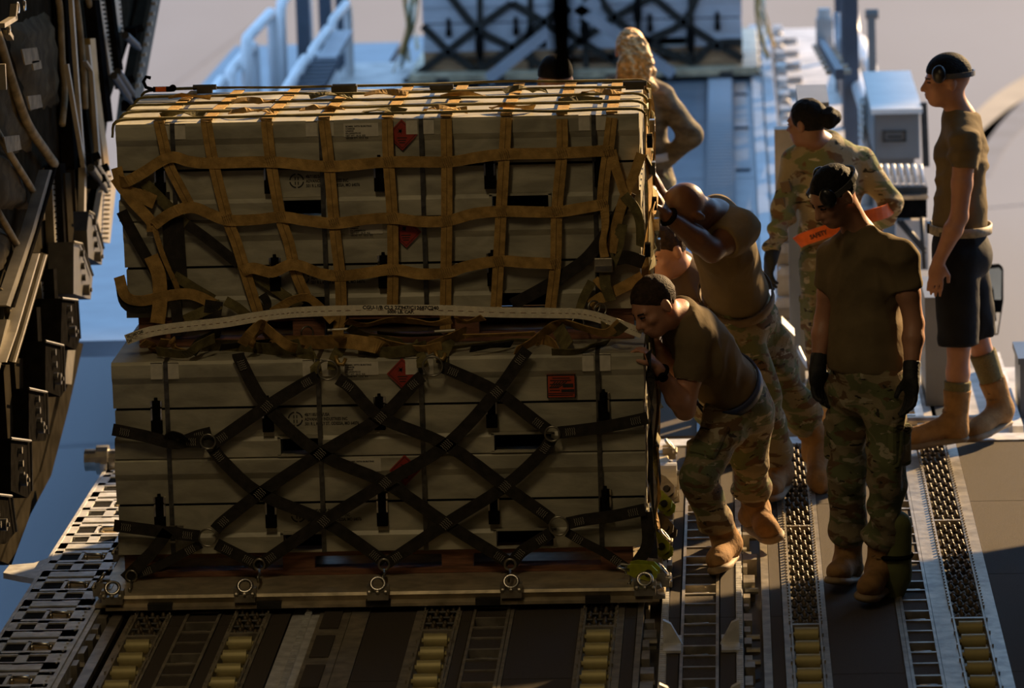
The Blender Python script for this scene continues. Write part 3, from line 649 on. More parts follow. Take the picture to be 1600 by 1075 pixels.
# steel bands with white edge protectors
ORD = ('leftmost', 'second from the left', 'third from the left', 'rightmost')
def bands(x0, k, yf, z0, z1, tier):
    for i, dx in enumerate((.226, .845, 1.262, 1.978)):
        x = x0 + dx * k; w = .019; r = root('steel_band', (x, yf, z0), '%s of the four grey steel bands around the %s crates' % (ORD[i], tier), 'band', 'steel bands around the crates')
        y1 = yf + DEP; y0 = yf
        mb = MB(); lx, hx = x - w / 2, x + w / 2
        mb.b2(lx, hx, y0 - .005, y0 - .001, z0, z1 + .002).b2(lx, hx, y0 - .005, y1 + .005, z1 + .001, z1 + .004).b2(lx, hx, y1 + .001, y1 + .005, z0, z1 + .002).b2(lx, hx, y0, y1, z0 - .003, z0 - .001)
        mk('strap', mb, M_band, r)
        for s in (-1, 1):
            xx = x + s * .034 - .004; hgt = .066 if tier == 'lower' else .06
            mk('edge_protector', MB().b2(xx - .023, xx + .023, y0 - .0035, y0 + .0005, z1 - hgt, z1 + .0015).b2(xx - .023, xx + .023, y0 - .0035, y0 + .05, z1 - .0015, z1 + .0025), M_card, r)
bands(XL, 1, YF, .188, .984, 'lower'); bands(XUL, .982, YU, 1.118, 1.916, 'upper')

# ================================================================ WEBBING
SW = .046
def fpath(pts, Y): return [PY(p[0], p[1], Y - (p[2] if len(p) > 2 else 0)) for p in pts]
def stitch_patch(mb, p, d, n, w=.03, l=.03):
    d = nrm(d); n = nrm(n); s = np.cross(n, d)
    for i in range(5):
        o = p + d * (l * (i / 4 - .5)) + n * .0035
        for a, b in ((-.5, -.25), (-.25, 0), (0, .25), (.25, .5)):
            z = .25 if int((a + .5) * 4) % 2 else -.25
            mb.bar(o + s * w * a + d * z * .006, o + s * w * b - d * z * .006, .0022, .0016, up=tuple(n))
# --- upper tan net
net = root('cargo_net', (-1.45, 18.5, 1.93), 'tan webbing cargo net draped over the upper tier of crates with loose tails', 'net')
VN = [[(248, 190), (256, 225), (263, 256), (280, 290), (295, 318), (300, 330)], [(322, 190), (333, 252), (355, 341), (369, 378), (388, 440), (404, 490)], [(416, 189), (423, 250), (438, 337), (451, 378), (462, 425), (478, 463)],
      [(506, 187), (514, 256), (522, 347), (526, 385), (531, 428), (533, 480), (529, 514)], [(605, 186), (607, 251), (613, 340), (614, 423), (613, 480)], [(697, 186), (698, 252), (698, 344), (697, 425), (696, 480), (696, 520)],
      [(791, 184), (788, 241), (783, 331), (779, 408), (775, 480)], [(878, 186), (878, 239), (870, 329), (868, 411), (860, 482)], [(956, 184), (950, 236), (944, 280), (941, 318)]]
HN = [[(182, 280, .0), (196, 284, .03), (220, 272, .03), (264, 246, .02), (295, 252, .02), (328, 255, .012), (422, 253, .012), (514, 260, .012), (607, 253, .012), (698, 253, .012), (745, 246, .012), (789, 241, .012), (878, 239, .012), (952, 235, .012)],
      [(240, 352, .02), (262, 336, .035), (285, 326, .04), (306, 325, .03), (330, 335, .015), (356, 344, .012), (400, 343, .02), (440, 339, .012), (475, 344, .02), (522, 349, .012), (570, 343, .012), (614, 341, .012), (655, 346, .02), (699, 345, .012), (740, 334, .02), (784, 330, .012), (830, 331, .015), (871, 331, .012), (910, 325, .02), (944, 319, .012)],
      [(377, 424, .012), (396, 419, .02), (425, 425, .03), (452, 414, .03), (471, 416, .02), (500, 427, .02), (530, 431, .012), (570, 427, .02), (614, 421, .012), (656, 428, .02), (699, 426, .012), (730, 416, .02), (779, 408, .012), (820, 410, .02), (868, 412, .012)]]
ZT = 1.925
for i, pts in enumerate(VN):
    w = SW * (1.0 if i not in (0,) else .95); path = fpath([(a, b, .008 if j == 0 else .030) for j, (a, b) in enumerate(pts)], YU)
    p0 = path[0]; x = p0[0]
    xt = x + (-.38 - x) * .02
    top = [A(xt, YU + DEP - .02, ZT + .004), A((x + xt) / 2, YU + DEP * .5, ZT + .006), A(x, YU + .05, ZT + .005), A(x, YU - .002, ZT)]
    mk('vertical_strap', MB().ribbon(path, w, .004, (0, -1, 0), sub=5), M_tan, net)
    mk('top_strap', MB().ribbon(top, w, .004, (0, 0, 1), sub=5), M_tan, net)
for pts in HN: 
    n = len(pts); rs = np.random.RandomState(n); mk('horizontal_strap', MB().ribbon(fpath([(p[0], p[1], p[2] + (.024 if p[2] > .005 else 0)) for p in pts], YU), SW, .004, (0, -1, 0), twist=rs.uniform(-.3, .3, n * 2), sub=6), M_tan, net)
cl_ = MB()
for pts in VN:
    Pq = smooth_path(fpath([(a, b, .008 if j == 0 else .030) for j, (a, b) in enumerate(pts)], YU), 5)
    for a, b in zip(Pq[:-1], Pq[1:]): cl_.bar(a + A(0, -.0028, 0), b + A(0, -.0028, 0), .0022, .0012, up=(0, -1, 0))
tag(mk('centre_stitch', cl_, mat('brown_stitch', (.13, .075, .022), .8), net), kind='stuff')
st = MB()
for pts, H in ((VN, HN),):
    for v in VN[1:]:
        for h in HN:
            for hp in h:
                for vp in v:
                    if abs(hp[0] - vp[0]) < 5 and abs(hp[1] - vp[1]) < 5: stitch_patch(st, PY(vp[0], vp[1], YU - .040), A(1, 0, .3), A(0, -1, 0), .034, .034)
tag(mk('stitching', st, mat('tan_stitch', (.24, .15, .05), .8), net), kind='stuff')
for k in range(5):
    y = YU + .03 + k * (DEP - .06) / 4; rs = np.random.RandomState(k)
    P = [A(XUL - .03, y, ZT - .06), A(XUL - .012, y, ZT + .004)] + [A(x, y + rs.uniform(-.02, .02), ZT + .010 + rs.uniform(0, .006)) for x in np.linspace(XUL + .1, XUR - .1, 9)] + [A(XUR + .015, y, ZT + .004), A(XUR + .035, y, ZT - .06)]
    mk('top_strap', MB().ribbon(P, SW * .30, .010, (0, 0, 1), twist=rs.uniform(-.25, .25, 24), sub=4), M_olive, net)
# folds of slack webbing where the top straps cross
for k in range(14):
    rs = np.random.RandomState(100 + k); x = XUL + .25 + (k % 7) * .28 + rs.uniform(-.05, .05); y = YU + .08 + (k // 7) * .45 + rs.uniform(-.05, .2)
    P = [A(x - .09, y, ZT + .015), A(x - .03, y + rs.uniform(-.03, .03), ZT + .025), A(x + .03, y + rs.uniform(-.03, .03), ZT + .020), A(x + .09, y, ZT + .014)]
    mk('webbing_fold', MB().ribbon(P, SW * .8, .004, (0, 0, 1), twist=rs.uniform(-.8, .8, 4), sub=4), M_tan if k % 3 else M_olive, net)
# hanging and crossed straps at the left and right corners of the upper tier
LOOSE = [  # (pixel path with offset in front of the upper face, width factor, material, twists)
    ([(182, 262, .0), (190, 290, .02), (205, 312, .03), (235, 345, .02), (238, 362, .02)], 1, M_tan, (0, .3, -.2, .2)), ([(182, 276, .0), (200, 300, .03), (225, 308, .03), (242, 316, .04)], 1.3, M_tan, (0, .2, .1)),
    ([(222, 282, .012), (250, 310, .012), (292, 352, .012)], 1.0, M_olive, (0, .1)), ([(190, 330, .02), (200, 350, .02), (225, 395, .02), (240, 420, .02), (252, 440, .02)], 1.0, M_dweb, (0, .1)),
    ([(258, 300, .01), (262, 380, .01), (268, 470, .01)], .8, M_dweb, (0, 0)), ([(276, 340, .015), (280, 400, .01), (284, 460, .01)], 1.2, M_dweb, (0, .1)),
    ([(292, 350, .02), (330, 378, .02), (372, 412, .02)], .9, M_dweb, (0, .0)), ([(372, 412, .006), (420, 445, .006), (470, 480, .006)], .9, M_olive, (0, .1)),
    ([(240, 352, .03), (255, 400, .03), (275, 445, .03), (282, 465, .03)], .5, M_tan, (0, .5, .2)), ([(236, 400, .03), (248, 430, .035), (250, 470, .04), (246, 505, .05)], 1.3, M_tan, (0, .1, -.1)),
    ([(186, 432, .0), (196, 462, .03), (220, 470, .04), (262, 462, .04), (300, 460, .04), (340, 478, .04)], 1.0, M_tan, (0, .3, .1, -.2)), ([(188, 440, .0), (200, 478, .02), (250, 480, .03)], 1.0, M_dweb, (0, .2)),
    ([(272, 430, .03), (300, 448, .03), (334, 468, .03)], .9, M_olive, (0, .2)), ([(274, 470, .05), (278, 505, .06)], 1.0, M_dweb, (0, 0)),
    ([(335, 470, .05), (332, 490, .055), (330, 502, .05)], 1.6, M_dweb, (0, .2)), ([(288, 500, .05), (310, 490, .05), (345, 475, .05)], .9, M_olive, (0, -.3)),
    ([(352, 470, .05), (370, 480, .05), (388, 494, .05)], .9, M_olive, (0, .3)), ([(410, 460, .03), (418, 475, .03), (412, 492, .03)], .8, M_dweb, (0, .9)),
    ([(425, 488, .04), (455, 470, .05), (480, 465, .05), (500, 480, .05), (520, 502, .05)], .8, M_tan, (0, .5, .2, -.3)),
    ([(985, 300, .02), (960, 345, .015), (920, 400, .012), (880, 430, .01), (845, 452, .01), (800, 476, .01)], 1.1, M_dweb, (0, .1, 0)),
    ([(955, 235, .02), (962, 262, .03), (975, 300, .04), (985, 320, .04)], .9, M_tan, (0, .5, .3)), ([(1002, 240, .02), (990, 275, .03), (975, 310, .04), (962, 355, .03), (955, 395, .03)], .9, M_tan, (0, .4, -.2, .2)),
    ([(944, 320, .03), (946, 350, .04), (942, 380, .05), (945, 402, .05)], .8, M_tan, (0, .9, .2)), ([(975, 305, .05), (992, 325, .05), (1000, 350, .05), (1000, 385, .03)], .9, M_olive, (0, .4, .8)),
    ([(972, 350, .03), (965, 385, .03), (952, 420, .03)], 1.0, M_olive, (0, .2)), ([(945, 425, .05), (946, 445, .055), (955, 470, .05)], 1.0, M_olive, (0, .3)),
    ([(1004, 432, .0), (975, 448, .02), (940, 465, .03), (922, 477, .03)], 1.0, M_tan, (0, .05)), ([(960, 405, .03), (980, 402, .03), (1006, 410, .02)], 1.2, M_dweb, (0, .1)),
    ([(925, 440, .03), (912, 465, .03), (905, 485, .03)], .8, M_olive, (0, .6)), ([(930, 435, .04), (942, 450, .05), (955, 462, .04)], .6, M_tan, (0, .7))]
for pts, wf, mt, tw in LOOSE: mk('webbing_tail', MB().ribbon(fpath([(p[0], p[1], p[2] + .008) for p in pts], YU), SW * wf, .004, (0, -1, 0), twist=tw, sub=6), mt, net)
# slack heap on the ledge between the tiers
HEAP = [([(222, 535), (240, 540), (235, 552), (250, 545), (258, 530)], .8, M_tan, (.2, .9, .4)), ([(268, 530), (276, 545), (292, 555)], .8, M_tan, (.1, .8, .2)), ([(245, 550), (290, 553), (310, 540), (335, 528)], .9, M_olive, (.3, .6, .3)),
        ([(300, 552), (312, 535), (330, 525), (345, 520)], .9, M_dweb, (.1, .5)), ([(312, 530), (330, 545), (375, 552), (425, 546), (470, 540)], 1.3, M_olive, (.1, .2, .4, .1)), ([(395, 505), (412, 510), (430, 525), (450, 540), (472, 548)], 1.0, M_tan, (0, .4, .2)),
        ([(378, 538), (392, 520), (405, 508), (412, 502)], .9, M_tan, (.2, .6)), ([(390, 540), (400, 525), (415, 520), (420, 535)], .7, M_tan, (.2, .9, .5)), ([(425, 552), (470, 543), (505, 535), (540, 533), (585, 540), (600, 548)], 1.3, M_tan, (.1, .3, .1, -.3, .2)),
        ([(440, 540), (460, 548), (490, 560)], 1.0, M_olive, (.1, .3)), ([(528, 516), (530, 528), (545, 535)], 1.0, M_tan, (.1, .5)), ([(545, 512), (570, 525), (600, 530), (630, 542)], .8, M_olive, (.1, .5)), ([(545, 530), (590, 532), (615, 538), (660, 545), (690, 540)], .8, M_tan, (0, .4, .8, .2)),
        ([(560, 552), (600, 556), (635, 548), (665, 541)], 1.1, M_olive, (.1, .3, .1)), ([(668, 545), (690, 535), (712, 525), (728, 520)], 1.1, M_tan, (.2, .4, .1)), ([(540, 502), (570, 508), (610, 500), (650, 502), (680, 506), (705, 500)], .7, M_tan, (.4, 1.0, .5, .9, .3)),
        ([(712, 500), (735, 502), (755, 496)], .7, M_tan, (.4, 1.0, .3)), ([(725, 525), (780, 523), (835, 521)], .6, M_tan, (.9, 1.0, .8)), ([(805, 548), (830, 535), (850, 520), (868, 508), (885, 504), (920, 515), (948, 520), (968, 505)], .9, M_tan, (.7, .5, .3, .8, .6, .3)),
        ([(838, 535), (848, 532), (862, 548), (872, 551)], 1.0, M_tan, (.1, .1, .4)), ([(872, 512), (880, 528), (888, 545)], 1.4, M_olive, (.1, .2, .2)), ([(862, 552), (905, 553), (925, 540), (950, 536)], .8, M_olive, (.5, .9, .6)),
        ([(700, 550), (760, 548), (800, 550), (840, 545)], .7, M_olive, (.9, 1.2, .8)), ([(590, 520), (640, 524), (690, 522)], .5, M_dweb, (.8, 1.0)), ([(940, 510), (960, 518), (975, 508)], 1.0, M_olive, (.2, .4)), ([(735, 545), (770, 540), (800, 546)], .8, M_dweb, (.6, .9, .4)), ([(345, 556), (395, 558), (430, 553)], .8, M_dweb, (.6, .9, .4))]
for i, (pts, wf, mt, tw) in enumerate(HEAP):
    n = len(pts); P = []
    for j, (a, b) in enumerate(pts):
        Y = 17.86 + .12 * math.sin(i * 1.7 + j * .9); p = PY(a, b, Y)
        P.append(A(p[0], Y, max(p[2], .998 + .01 * (i % 3))))
    mk('webbing_tail', MB().ribbon(P, SW * wf, .004, (0, -1, 0), twist=tw, sub=6), mt, net)
for c in ((480, 520), (928, 480), (938, 484), (903, 505)): mk('net_ring', MB().ring(PY(*c, YU - .06), (.5, -1, .2), .026, .004, 18, 6), M_ringsteel, net, True)
for c in ((529, 516), (696, 518)): mk('strap_bar', MB().cyl(PY(c[0] - 17, c[1], YU - .03), PY(c[0] + 15, c[1] - 2, YU - .03), .008, n=8), M_ringsteel, net)
bk = MB(); p = PY(943, 414, YU - .06); bk.box(p, (.075, .02, .06)); b_ = mk('cam_buckle', bk, M_deckmetal, net, bevel=.004); mk('buckle_lever', MB().box(p + A(0, -.015, -.012), (.066, .012, .022)), M_steel, b_)
# ratchet hook with orange tag on the far left top corner
h0 = PZ(232, 140, ZT + .02); hk = MB().cyl(h0 + A(.02, 0, .0), h0 + A(.10, 0, .0), .012, n=8).tube([h0 + A(.02, 0, 0), h0 + A(-.01, 0, .01), h0 + A(-.02, 0, .035), h0 + A(-.008, 0, .055), h0 + A(.012, 0, .05)], .008, 6)
hk.sphere(h0 + A(.105, 0, .004), .016, 8, 6); o_ = mk('net_hook', hk, M_black, net, True); mk('hook_tag', MB().box(h0 + A(.055, -.014, .002), (.045, .006, .02)), M_hiorange, o_)
for (a, b, wpx) in ((538, 139, 42), (690, 139, 36), (992, 134, 30), (320, 140, 25)):
    p = PZ(a, b, ZT + .02); mk('top_buckle', MB().box(p, (wpx * .0026, .03, .03)).cyl(p + A(-.05, 0, .01), p + A(.05, 0, .01), .012, n=8), M_darksteel, net)
# side netting on the right end: straps hanging down the crate ends, nearly edge on from the front
XS = XUR + .02
for k in range(7):
    rs = np.random.RandomState(40 + k); y = YU + .02 + k * (DEP - .02) / 6; n = 12
    P = [A(XS + .012 + .02 * rs.rand() * math.sin(i), y + .05 * rs.randn() * (i / n), z) for i, z in enumerate(np.linspace(ZT - .01, .30, n))]
    mk('side_strap', MB().ribbon(P, SW * (.9 if k % 3 else 1.1), .004, (1, 0, 0), twist=rs.uniform(-.9, .9, 10), sub=4), (M_tan, M_olive, M_white, M_tan, M_dweb, M_white, M_tan)[k], net)
for k, z in enumerate((1.75, 1.52, 1.30, .78, .55)):
    rs = np.random.RandomState(60 + k); P = [A(XS + .015 + .02 * rs.rand(), YU - .02 + i * DEP / 6, z + rs.uniform(-.04, .04)) for i in range(7)]
    mk('side_strap', MB().ribbon(P, SW, .004, (1, 0, 0), twist=rs.uniform(-.6, .6, 8), sub=4), M_tan if k % 2 else M_olive, net)
for k, (a, b) in enumerate(((1019, 196), (1015, 220), (1020, 262), (1022, 318), (1028, 382), (1012, 390), (1026, 350))):
    p = PX(a, b, XS + .035); mk('side_buckle', MB().box(p, (.022, .05, .05)).cyl(p + A(0, -.03, 0), p + A(0, .03, 0), .012, n=8), M_black if k % 2 else M_ringsteel, net)

# --- dark lower net on the front
dn = root('cargo_net', (-1.47, YF, .09), 'dark brown webbing cargo net criss-crossing the lower crates and hooked to the pallet', 'net')
O = .030
DARK = [[(372, 552), (377, 566), (417, 635), (500, 709), (602, 754), (697, 818), (778, 868), (796, 880)], [(496, 588), (470, 602), (417, 635), (345, 685), (332, 694)], [(528, 592), (548, 606), (595, 652), (698, 695), (789, 760), (842, 797), (862, 812)],
        [(660, 588), (648, 598), (595, 652), (500, 709), (406, 771), (350, 814), (336, 828)], [(690, 573), (712, 582), (776, 612), (840, 660), (856, 672)], [(824, 546), (812, 562), (776, 612), (698, 695), (602, 754), (506, 814), (430, 866), (408, 882)],
        [(330, 698), (350, 722), (406, 771), (506, 814), (584, 866), (600, 880)], [(862, 684), (846, 708), (789, 760), (697, 818), (630, 863), (604, 880)], [(318, 690), (295, 690), (268, 692), (225, 681), (176, 671)], [(330, 676), (310, 681), (285, 690), (262, 692)],
        [(872, 676), (900, 673), (950, 666), (1012, 653)], [(312, 838), (270, 833), (225, 827), (178, 821)], [(314, 850), (280, 868), (240, 888), (212, 898)], [(338, 850), (360, 861), (390, 876), (404, 884)], [(886, 818), (915, 812), (960, 806), (1008, 796)],
        [(862, 832), (840, 846), (815, 862), (800, 880)], [(886, 832), (910, 846), (945, 864), (978, 886)], [(262, 830), (240, 860), (215, 885), (195, 905)], [(1010, 800), (1012, 850), (995, 880)]]
sp = MB()
for i, pts in enumerate(DARK):
    P = fpath([(a, b, O + .006 * (i % 3)) for a, b in pts], YF)
    mk('net_strap', MB().ribbon(P, .050 if i not in (12, 16) else .036, .004, (0, -1, 0), sub=4), M_dweb, dn)
    for e in ((0, 1), (-1, -2)):
        if i < 17:
            d = P[e[1]] - P[e[0]]; q = P[e[0]] + nrm(d) * .05; stitch_patch(sp, q + A(0, -.003, 0), d, A(0, -1, 0), .030, .034)
for c in ((417, 635), (500, 709), (595, 652), (698, 695), (776, 612), (602, 754), (406, 771), (506, 814), (697, 818), (789, 760)): stitch_patch(sp, PY(*c, YF - O - .013), A(.7, 0, .7), A(0, -1, 0), .036, .036)
tag(mk('stitching', sp, M_stitch, dn), kind='stuff')
for c, R in (((325, 690), .030), ((863, 678), .030), ((325, 840), .036), ((873, 822), .038), ((512, 578), .040), ((676, 572), .040)):
    mk('net_ring', MB().ring(PY(*c, YF - .05), (0, -1, 0), R, .0045, 24, 6), M_ringsteel, dn, True)
for c in ((405, 884), (600, 884), (797, 884), (985, 893), (205, 902)):
    p = PY(c[0], c[1] - 2, YF - .05); m2 = MB().ring(p, (0, -1, .1), .022, .005, 16, 6)
    q = PY(c[0] - 2, c[1] + 26, 17.52); m2.tube([p + A(0, -.01, -.02), (p + q) / 2 + A(.006, -.01, 0), q + A(0, 0, .02), q + A(0, .01, 0)], .006, 6); mk('net_hook', m2, M_ringsteel, dn, True)
mk('strap_loop', MB().ribbon([PY(262, 692, YF - .02), PY(268, 680, YF - .06), PY(285, 682, YF - .07), PY(290, 690, YF - .04)], .045, .004, (0, -1, 0), twist=(0, .5, 1., .3)), M_dweb, dn)
bk = MB(); p = PY(276, 835, YF - .03); bk.b2(p[0] - .03, p[0] + .03, p[1] - .008, p[1] + .008, p[2] + .028, p[2] + .036).b2(p[0] - .03, p[0] + .03, p[1] - .008, p[1] + .008, p[2] - .034, p[2] - .026).b2(p[0] - .004, p[0] + .004, p[1] - .008, p[1] + .008, p[2] - .034, p[2] + .036)
mk('slide_buckle', bk, M_ringsteel, dn)
for c, d in (((494, 572), -1), ((660, 562), -1), ((520, 566), 1), ((690, 556), 1)):
    mk('top_tail', MB().ribbon([PY(c[0], c[1] + 12, YF - .03), PY(c[0] + 2 * d, c[1] - 2, YF - .01), A(*PY(c[0] + 14 * d, c[1] - 22, YF + .12)) + A(0, 0, .01)], .046, .004, (0, -1, 0)), M_olive, dn)
for c in ((534, 560), (690, 552)): mk('ring_hook', MB().tube([PY(c[0] - 10, c[1] - 4, YF - .03), PY(c[0] - 6, c[1] + 8, YF - .04), PY(c[0] + 2, c[1] + 10, YF - .04), PY(c[0] + 6, c[1], YF - .03)], .009, 6), M_hullgold, dn, True)
# side straps of the lower net down the right crate end
for k in range(8):
    rs = np.random.RandomState(80 + k); y = YF + .0 + k * DEP / 7; n = 8
    P = [A(XR + .018 + .015 * rs.rand(), y + .03 * rs.randn(), z) for i, z in enumerate(np.linspace(1.0, .14, n))]
    mk('net_strap', MB().ribbon(P, .045, .004, (1, 0, 0), twist=rs.uniform(-1.0, 1.0, 8), sub=4), (M_dweb, M_white, M_olive, M_dweb, M_tan, M_white, M_dweb, M_olive)[k], dn)
# yellow ratchets along the right pallet edge
for k, (a, b, c) in enumerate(((1036, 785, M_ylw), (1038, 823, M_darksteel), (1032, 852, M_ylw), (1005, 890, M_ylw), (1040, 762, M_deckmetal))):
    p = PZ(a, b, .13); r = root('strap_ratchet', p, ('yellow-green strap ratchet on the right pallet edge, farther of the two bright ones', 'blackened strap ratchet between the two yellow-green ones on the pallet edge', 'yellow-green strap ratchet on the right pallet edge, nearer of the two bright ones',
                   'olive-yellow strap ratchet at the right front corner of the pallet', 'bare metal strap ratchet farthest back on the right pallet edge')[k], 'ratchet', 'strap ratchets on the pallet edge')
    d = nrm(A(.35, -.5, -.35) if k != 3 else A(.8, -.2, -.1)); s = nrm(np.cross(d, A(1, -.3, .2))); n = np.cross(d, s)
    pl_ = [(-.06, -.018), (-.03, -.03), (.04, -.035), (.065, -.015), (.065, .015), (.04, .035), (-.03, .03), (-.06, .018)]
    mb = MB().prism(pl_, p - s * .02, d, n, s, .005).prism(pl_, p + s * .02, d, n, s, .005); mk('side_plates', mb, c, r)
    mk('spool', MB().cyl(p + d * .03 - s * .03, p + d * .03 + s * .035, .016, n=10), M_darksteel, r); mk('handle', MB().tube([p - d * .05 - s * .02, p - d * .10 - s * .02, p - d * .10 + s * .025, p - d * .05 + s * .025], .007, 6), M_steel, r, True)
rc = PZ(1040, 742, .12); r = root('guide_roller', rc - A(0, 0, .1), 'white guide roller beside the right pallet edge', 'roller')
mk('wheel', MB().cyl(rc - A(.05, 0, 0), rc + A(.05, 0, 0), .055, n=18), M_rail, r); mk('hub', MB().cyl(rc - A(.06, 0, 0), rc + A(.06, 0, 0), .02, n=10), M_darksteel, r); mk('bracket', MB().b2(rc[0] - .06, rc[0] + .06, rc[1] - .02, rc[1] + .02, .0, .12), M_deckmetal, r)
# lock hardware along the rail just right of the pallet
for k, py in enumerate((765, 800, 838, 862, 890, 915)):
    p = PZ(1043, py, .0); r = tag(mk('pallet_lock', MB().b2(p[0] - .05, p[0] + .02, p[1] - .05, p[1] + .05, .004, .03).b2(p[0] - .045, p[0] - .01, p[1] - .03, p[1] + .03, .03, .06).cyl((p[0] - .03, p[1] - .06, .03), (p[0] - .03, p[1] + .06, .03), .012, n=8), M_deckmetal, None, loc=(p[0], p[1], 0)),
        '%s metal pallet lock along the rail right of the pallet, counted from the far end' % ('first', 'second', 'third', 'fourth', 'fifth', 'sixth')[k], 'pallet lock', 'pallet locks along the rail')

# --- the white tie-down strap with its print
ws = root('tie_down_strap', (-1.45, YF + .1, 1.0), 'off-white tie-down strap with black capacity lettering stretched between the two crate tiers', 'strap')
WP = [(197, 531), (236, 518), (292, 510), (349, 504), (396, 496), (440, 490), (480, 487), (540, 485), (625, 484), (700, 485), (780, 488), (860, 489), (912, 491), (950, 501), (985, 514), (1003, 521)]
P = [PY(a, b, 17.88) for a, b in WP]
mk('webbing', MB().ribbon(P, .042, .004, (0, -1, 0), sub=5), M_white, ws)
dm = MB(); SP = smooth_path(P, 10)
for i in range(0, len(SP) - 1, 2): dm.bar(SP[i] + A(0, -.003, 0), SP[i + 1] + A(0, -.003, 0), .0016, .0012, up=(0, -1, 0))
mk('centre_stitch', dm, mat('red_stitch', (.22, .09, .04), .8), ws)
t = MB(); a_, b_ = PY(565, 486, 17.872), PY(690, 487, 17.872); ux = nrm(b_ - a_); uz = nrm(np.cross(ux, A(0, 1, 0)))
uz = uz if uz[2] > 0 else -uz
c = PY(626, 484.5, 17.8772)
t = MB(); text_into(t, 'CGU-1/B CL2 2Z947/C12687C240', c + uz * .003, .0205, ux, uz, bold=.0008, sx=1.05, center=True); text_into(t, '5000 LB. CAP.', c - uz * .0135, .0175, ux, uz, bold=.0008, sx=1.05, center=True)
mk('strap_print', t, M_ink, ws)
t = MB(); e0, e1 = PY(197, 531, 17.93), PY(236, 518, 17.88); ux = nrm(e1 - e0); uz = nrm(np.cross(ux, A(0, 1, 0))); uz = uz if uz[2] > 0 else -uz
text_into(t, '7/C12687C240', PY(199, 529, 17.877) + uz * .002, .017, ux, uz, bold=.0007, sx=.8); text_into(t, 'CAP.', PY(199, 533.5, 17.877) - uz * .006, .015, ux, uz, bold=.0007, sx=.8); mk('strap_print', t, M_ink, ws)

# ================================================================ LOADER VEHICLE BEHIND THE RAMP
LZ = -0.02
ld = root('cargo_loader', (-1.1, 27.0, GZ), 'grey-blue cargo loader vehicle with roller deck and handrails docked behind the ramp', 'loader')
mk('deck', MB().b2(-2.75, .30, 20.85, 37.5, LZ - .5, LZ - .05), M_loader, ld)
mk('front_bumper', MB().b2(-2.6, 1.3, 20.72, 20.84, LZ - .35, LZ - .01), M_whitemetal, ld)
for x0, x1 in ((-2.7, -2.15), (-1.95, -1.35), (-1.15, -.62), (-.60, -.21), (.0, .13)): 
    for y0 in np.arange(20.9, 37.3, 2.72): mk('deck_panel', MB().b2(x0, x1, y0, min(y0 + 2.70, 37.4), LZ - .06, LZ), M_loader if y0 > 22 else M_antiskid, ld)
mk('deck_rail', MB().b2(.135, .205, 20.9, 37.4, LZ - .06, LZ + .03).b2(.22, .30, 20.9, 37.4, LZ - .06, LZ + .015), M_loaderlt, ld)
sl = MB().cyl((-.088, 0, 0), (.088, 0, 0), .045, n=10); slm = mesh_of('conveyor_roller', sl.v, sl.f, M_loaderlt)
cv = mk('conveyor', MB().b2(-.208, -.196, 20.9, 37.4, LZ - .06, LZ + .02).b2(-.014, -.002, 20.9, 37.4, LZ - .06, LZ + .02).b2(-.196, -.014, 20.9, 37.4, LZ - .06, LZ - .055), M_navy, ld)
y = 21.0
while y < 34: inst(slm, 'conveyor_roller', (-.105, y, LZ - .01), cv); y += .145
for k in range(2):
    cc = mk('conveyor', MB().b2((-2.13, -1.33)[k], (-1.97, -1.17)[k], 20.9, 37.4, LZ - .06, LZ - .02), M_navy, ld)
for y in (22.5, 24.2, 26.0, 27.6, 29.4, 31.4, 33.2): mk('deck_stop', MB().cyl((.03, y, LZ), (.03, y, LZ + .012), .035, n=10).b2(.0, .1, y - .03, y + .03, LZ, LZ + .015), M_navy, ld)
for y in (21.0, 23.0): mk('front_roller_row', MB().cyl((.20, y, LZ + .02), (.62, y, LZ + .02), .035, n=12).cyl((.72, y, LZ + .02), (1.2, y, LZ + .02), .035, n=12), M_steel, ld)
# right catwalk with guide blocks
mk('catwalk', MB().b2(.32, .95, 20.9, 37.5, LZ - .12, LZ - .02), M_cat, ld)
for y in np.arange(21.6, 37, .82):
    mk('guide_block', MB().b2(.325, .40, y, y + .24, LZ - .02, LZ + .12).cyl((.36, y - .1, LZ + .05), (.36, y + .0, LZ + .05), .05, n=12).b2(.40, .52, y + .05, y + .2, LZ - .02, LZ + .03), M_cat, ld)
mk('side_skirt', MB().b2(.93, 1.0, 20.95, 37.5, -1.2, LZ - .02), M_navy, ld)
# posts below the right catwalk, ladder and struts seen between the people
for px, Y, w in ((1243, 21.9, .05), (1262, 22.3, .12)): 
    b = PY(px, 560, Y); mk('support_post', MB().b2(b[0] - w / 2, b[0] + w / 2, Y - .04, Y + .04, LZ - .05, 1.0), M_loader if w < .1 else M_grey, ld)
lad = MB()
for py in range(575, 640, 11): c_ = PY(1233, py, 21.6); lad.b2(c_[0] - .04, c_[0] + .04, 21.58, 21.62, c_[2] - .007, c_[2] + .007)
a_, b_ = PY(1222, 570, 21.6), PY(1224, 642, 21.6); lad.b2(a_[0] - .006, a_[0] + .006, 21.58, 21.62, b_[2], a_[2]); a_, b_ = PY(1246, 570, 21.6), PY(1246, 642, 21.6); lad.b2(a_[0] - .006, a_[0] + .006, 21.58, 21.62, b_[2], a_[2])
mk('step_ladder', lad, M_loaderlt, ld)
pts = [(1222, 505), (1242, 525), (1240, 556), (1222, 545)]; P = [PY(a, b, 21.5) for a, b in pts]; mk('side_bracket', MB().prism([(p[0], p[2]) for p in P], (0, 21.5, 0), (1, 0, 0), (0, 0, 1), (0, 1, 0), .2), M_loaderlt, ld)
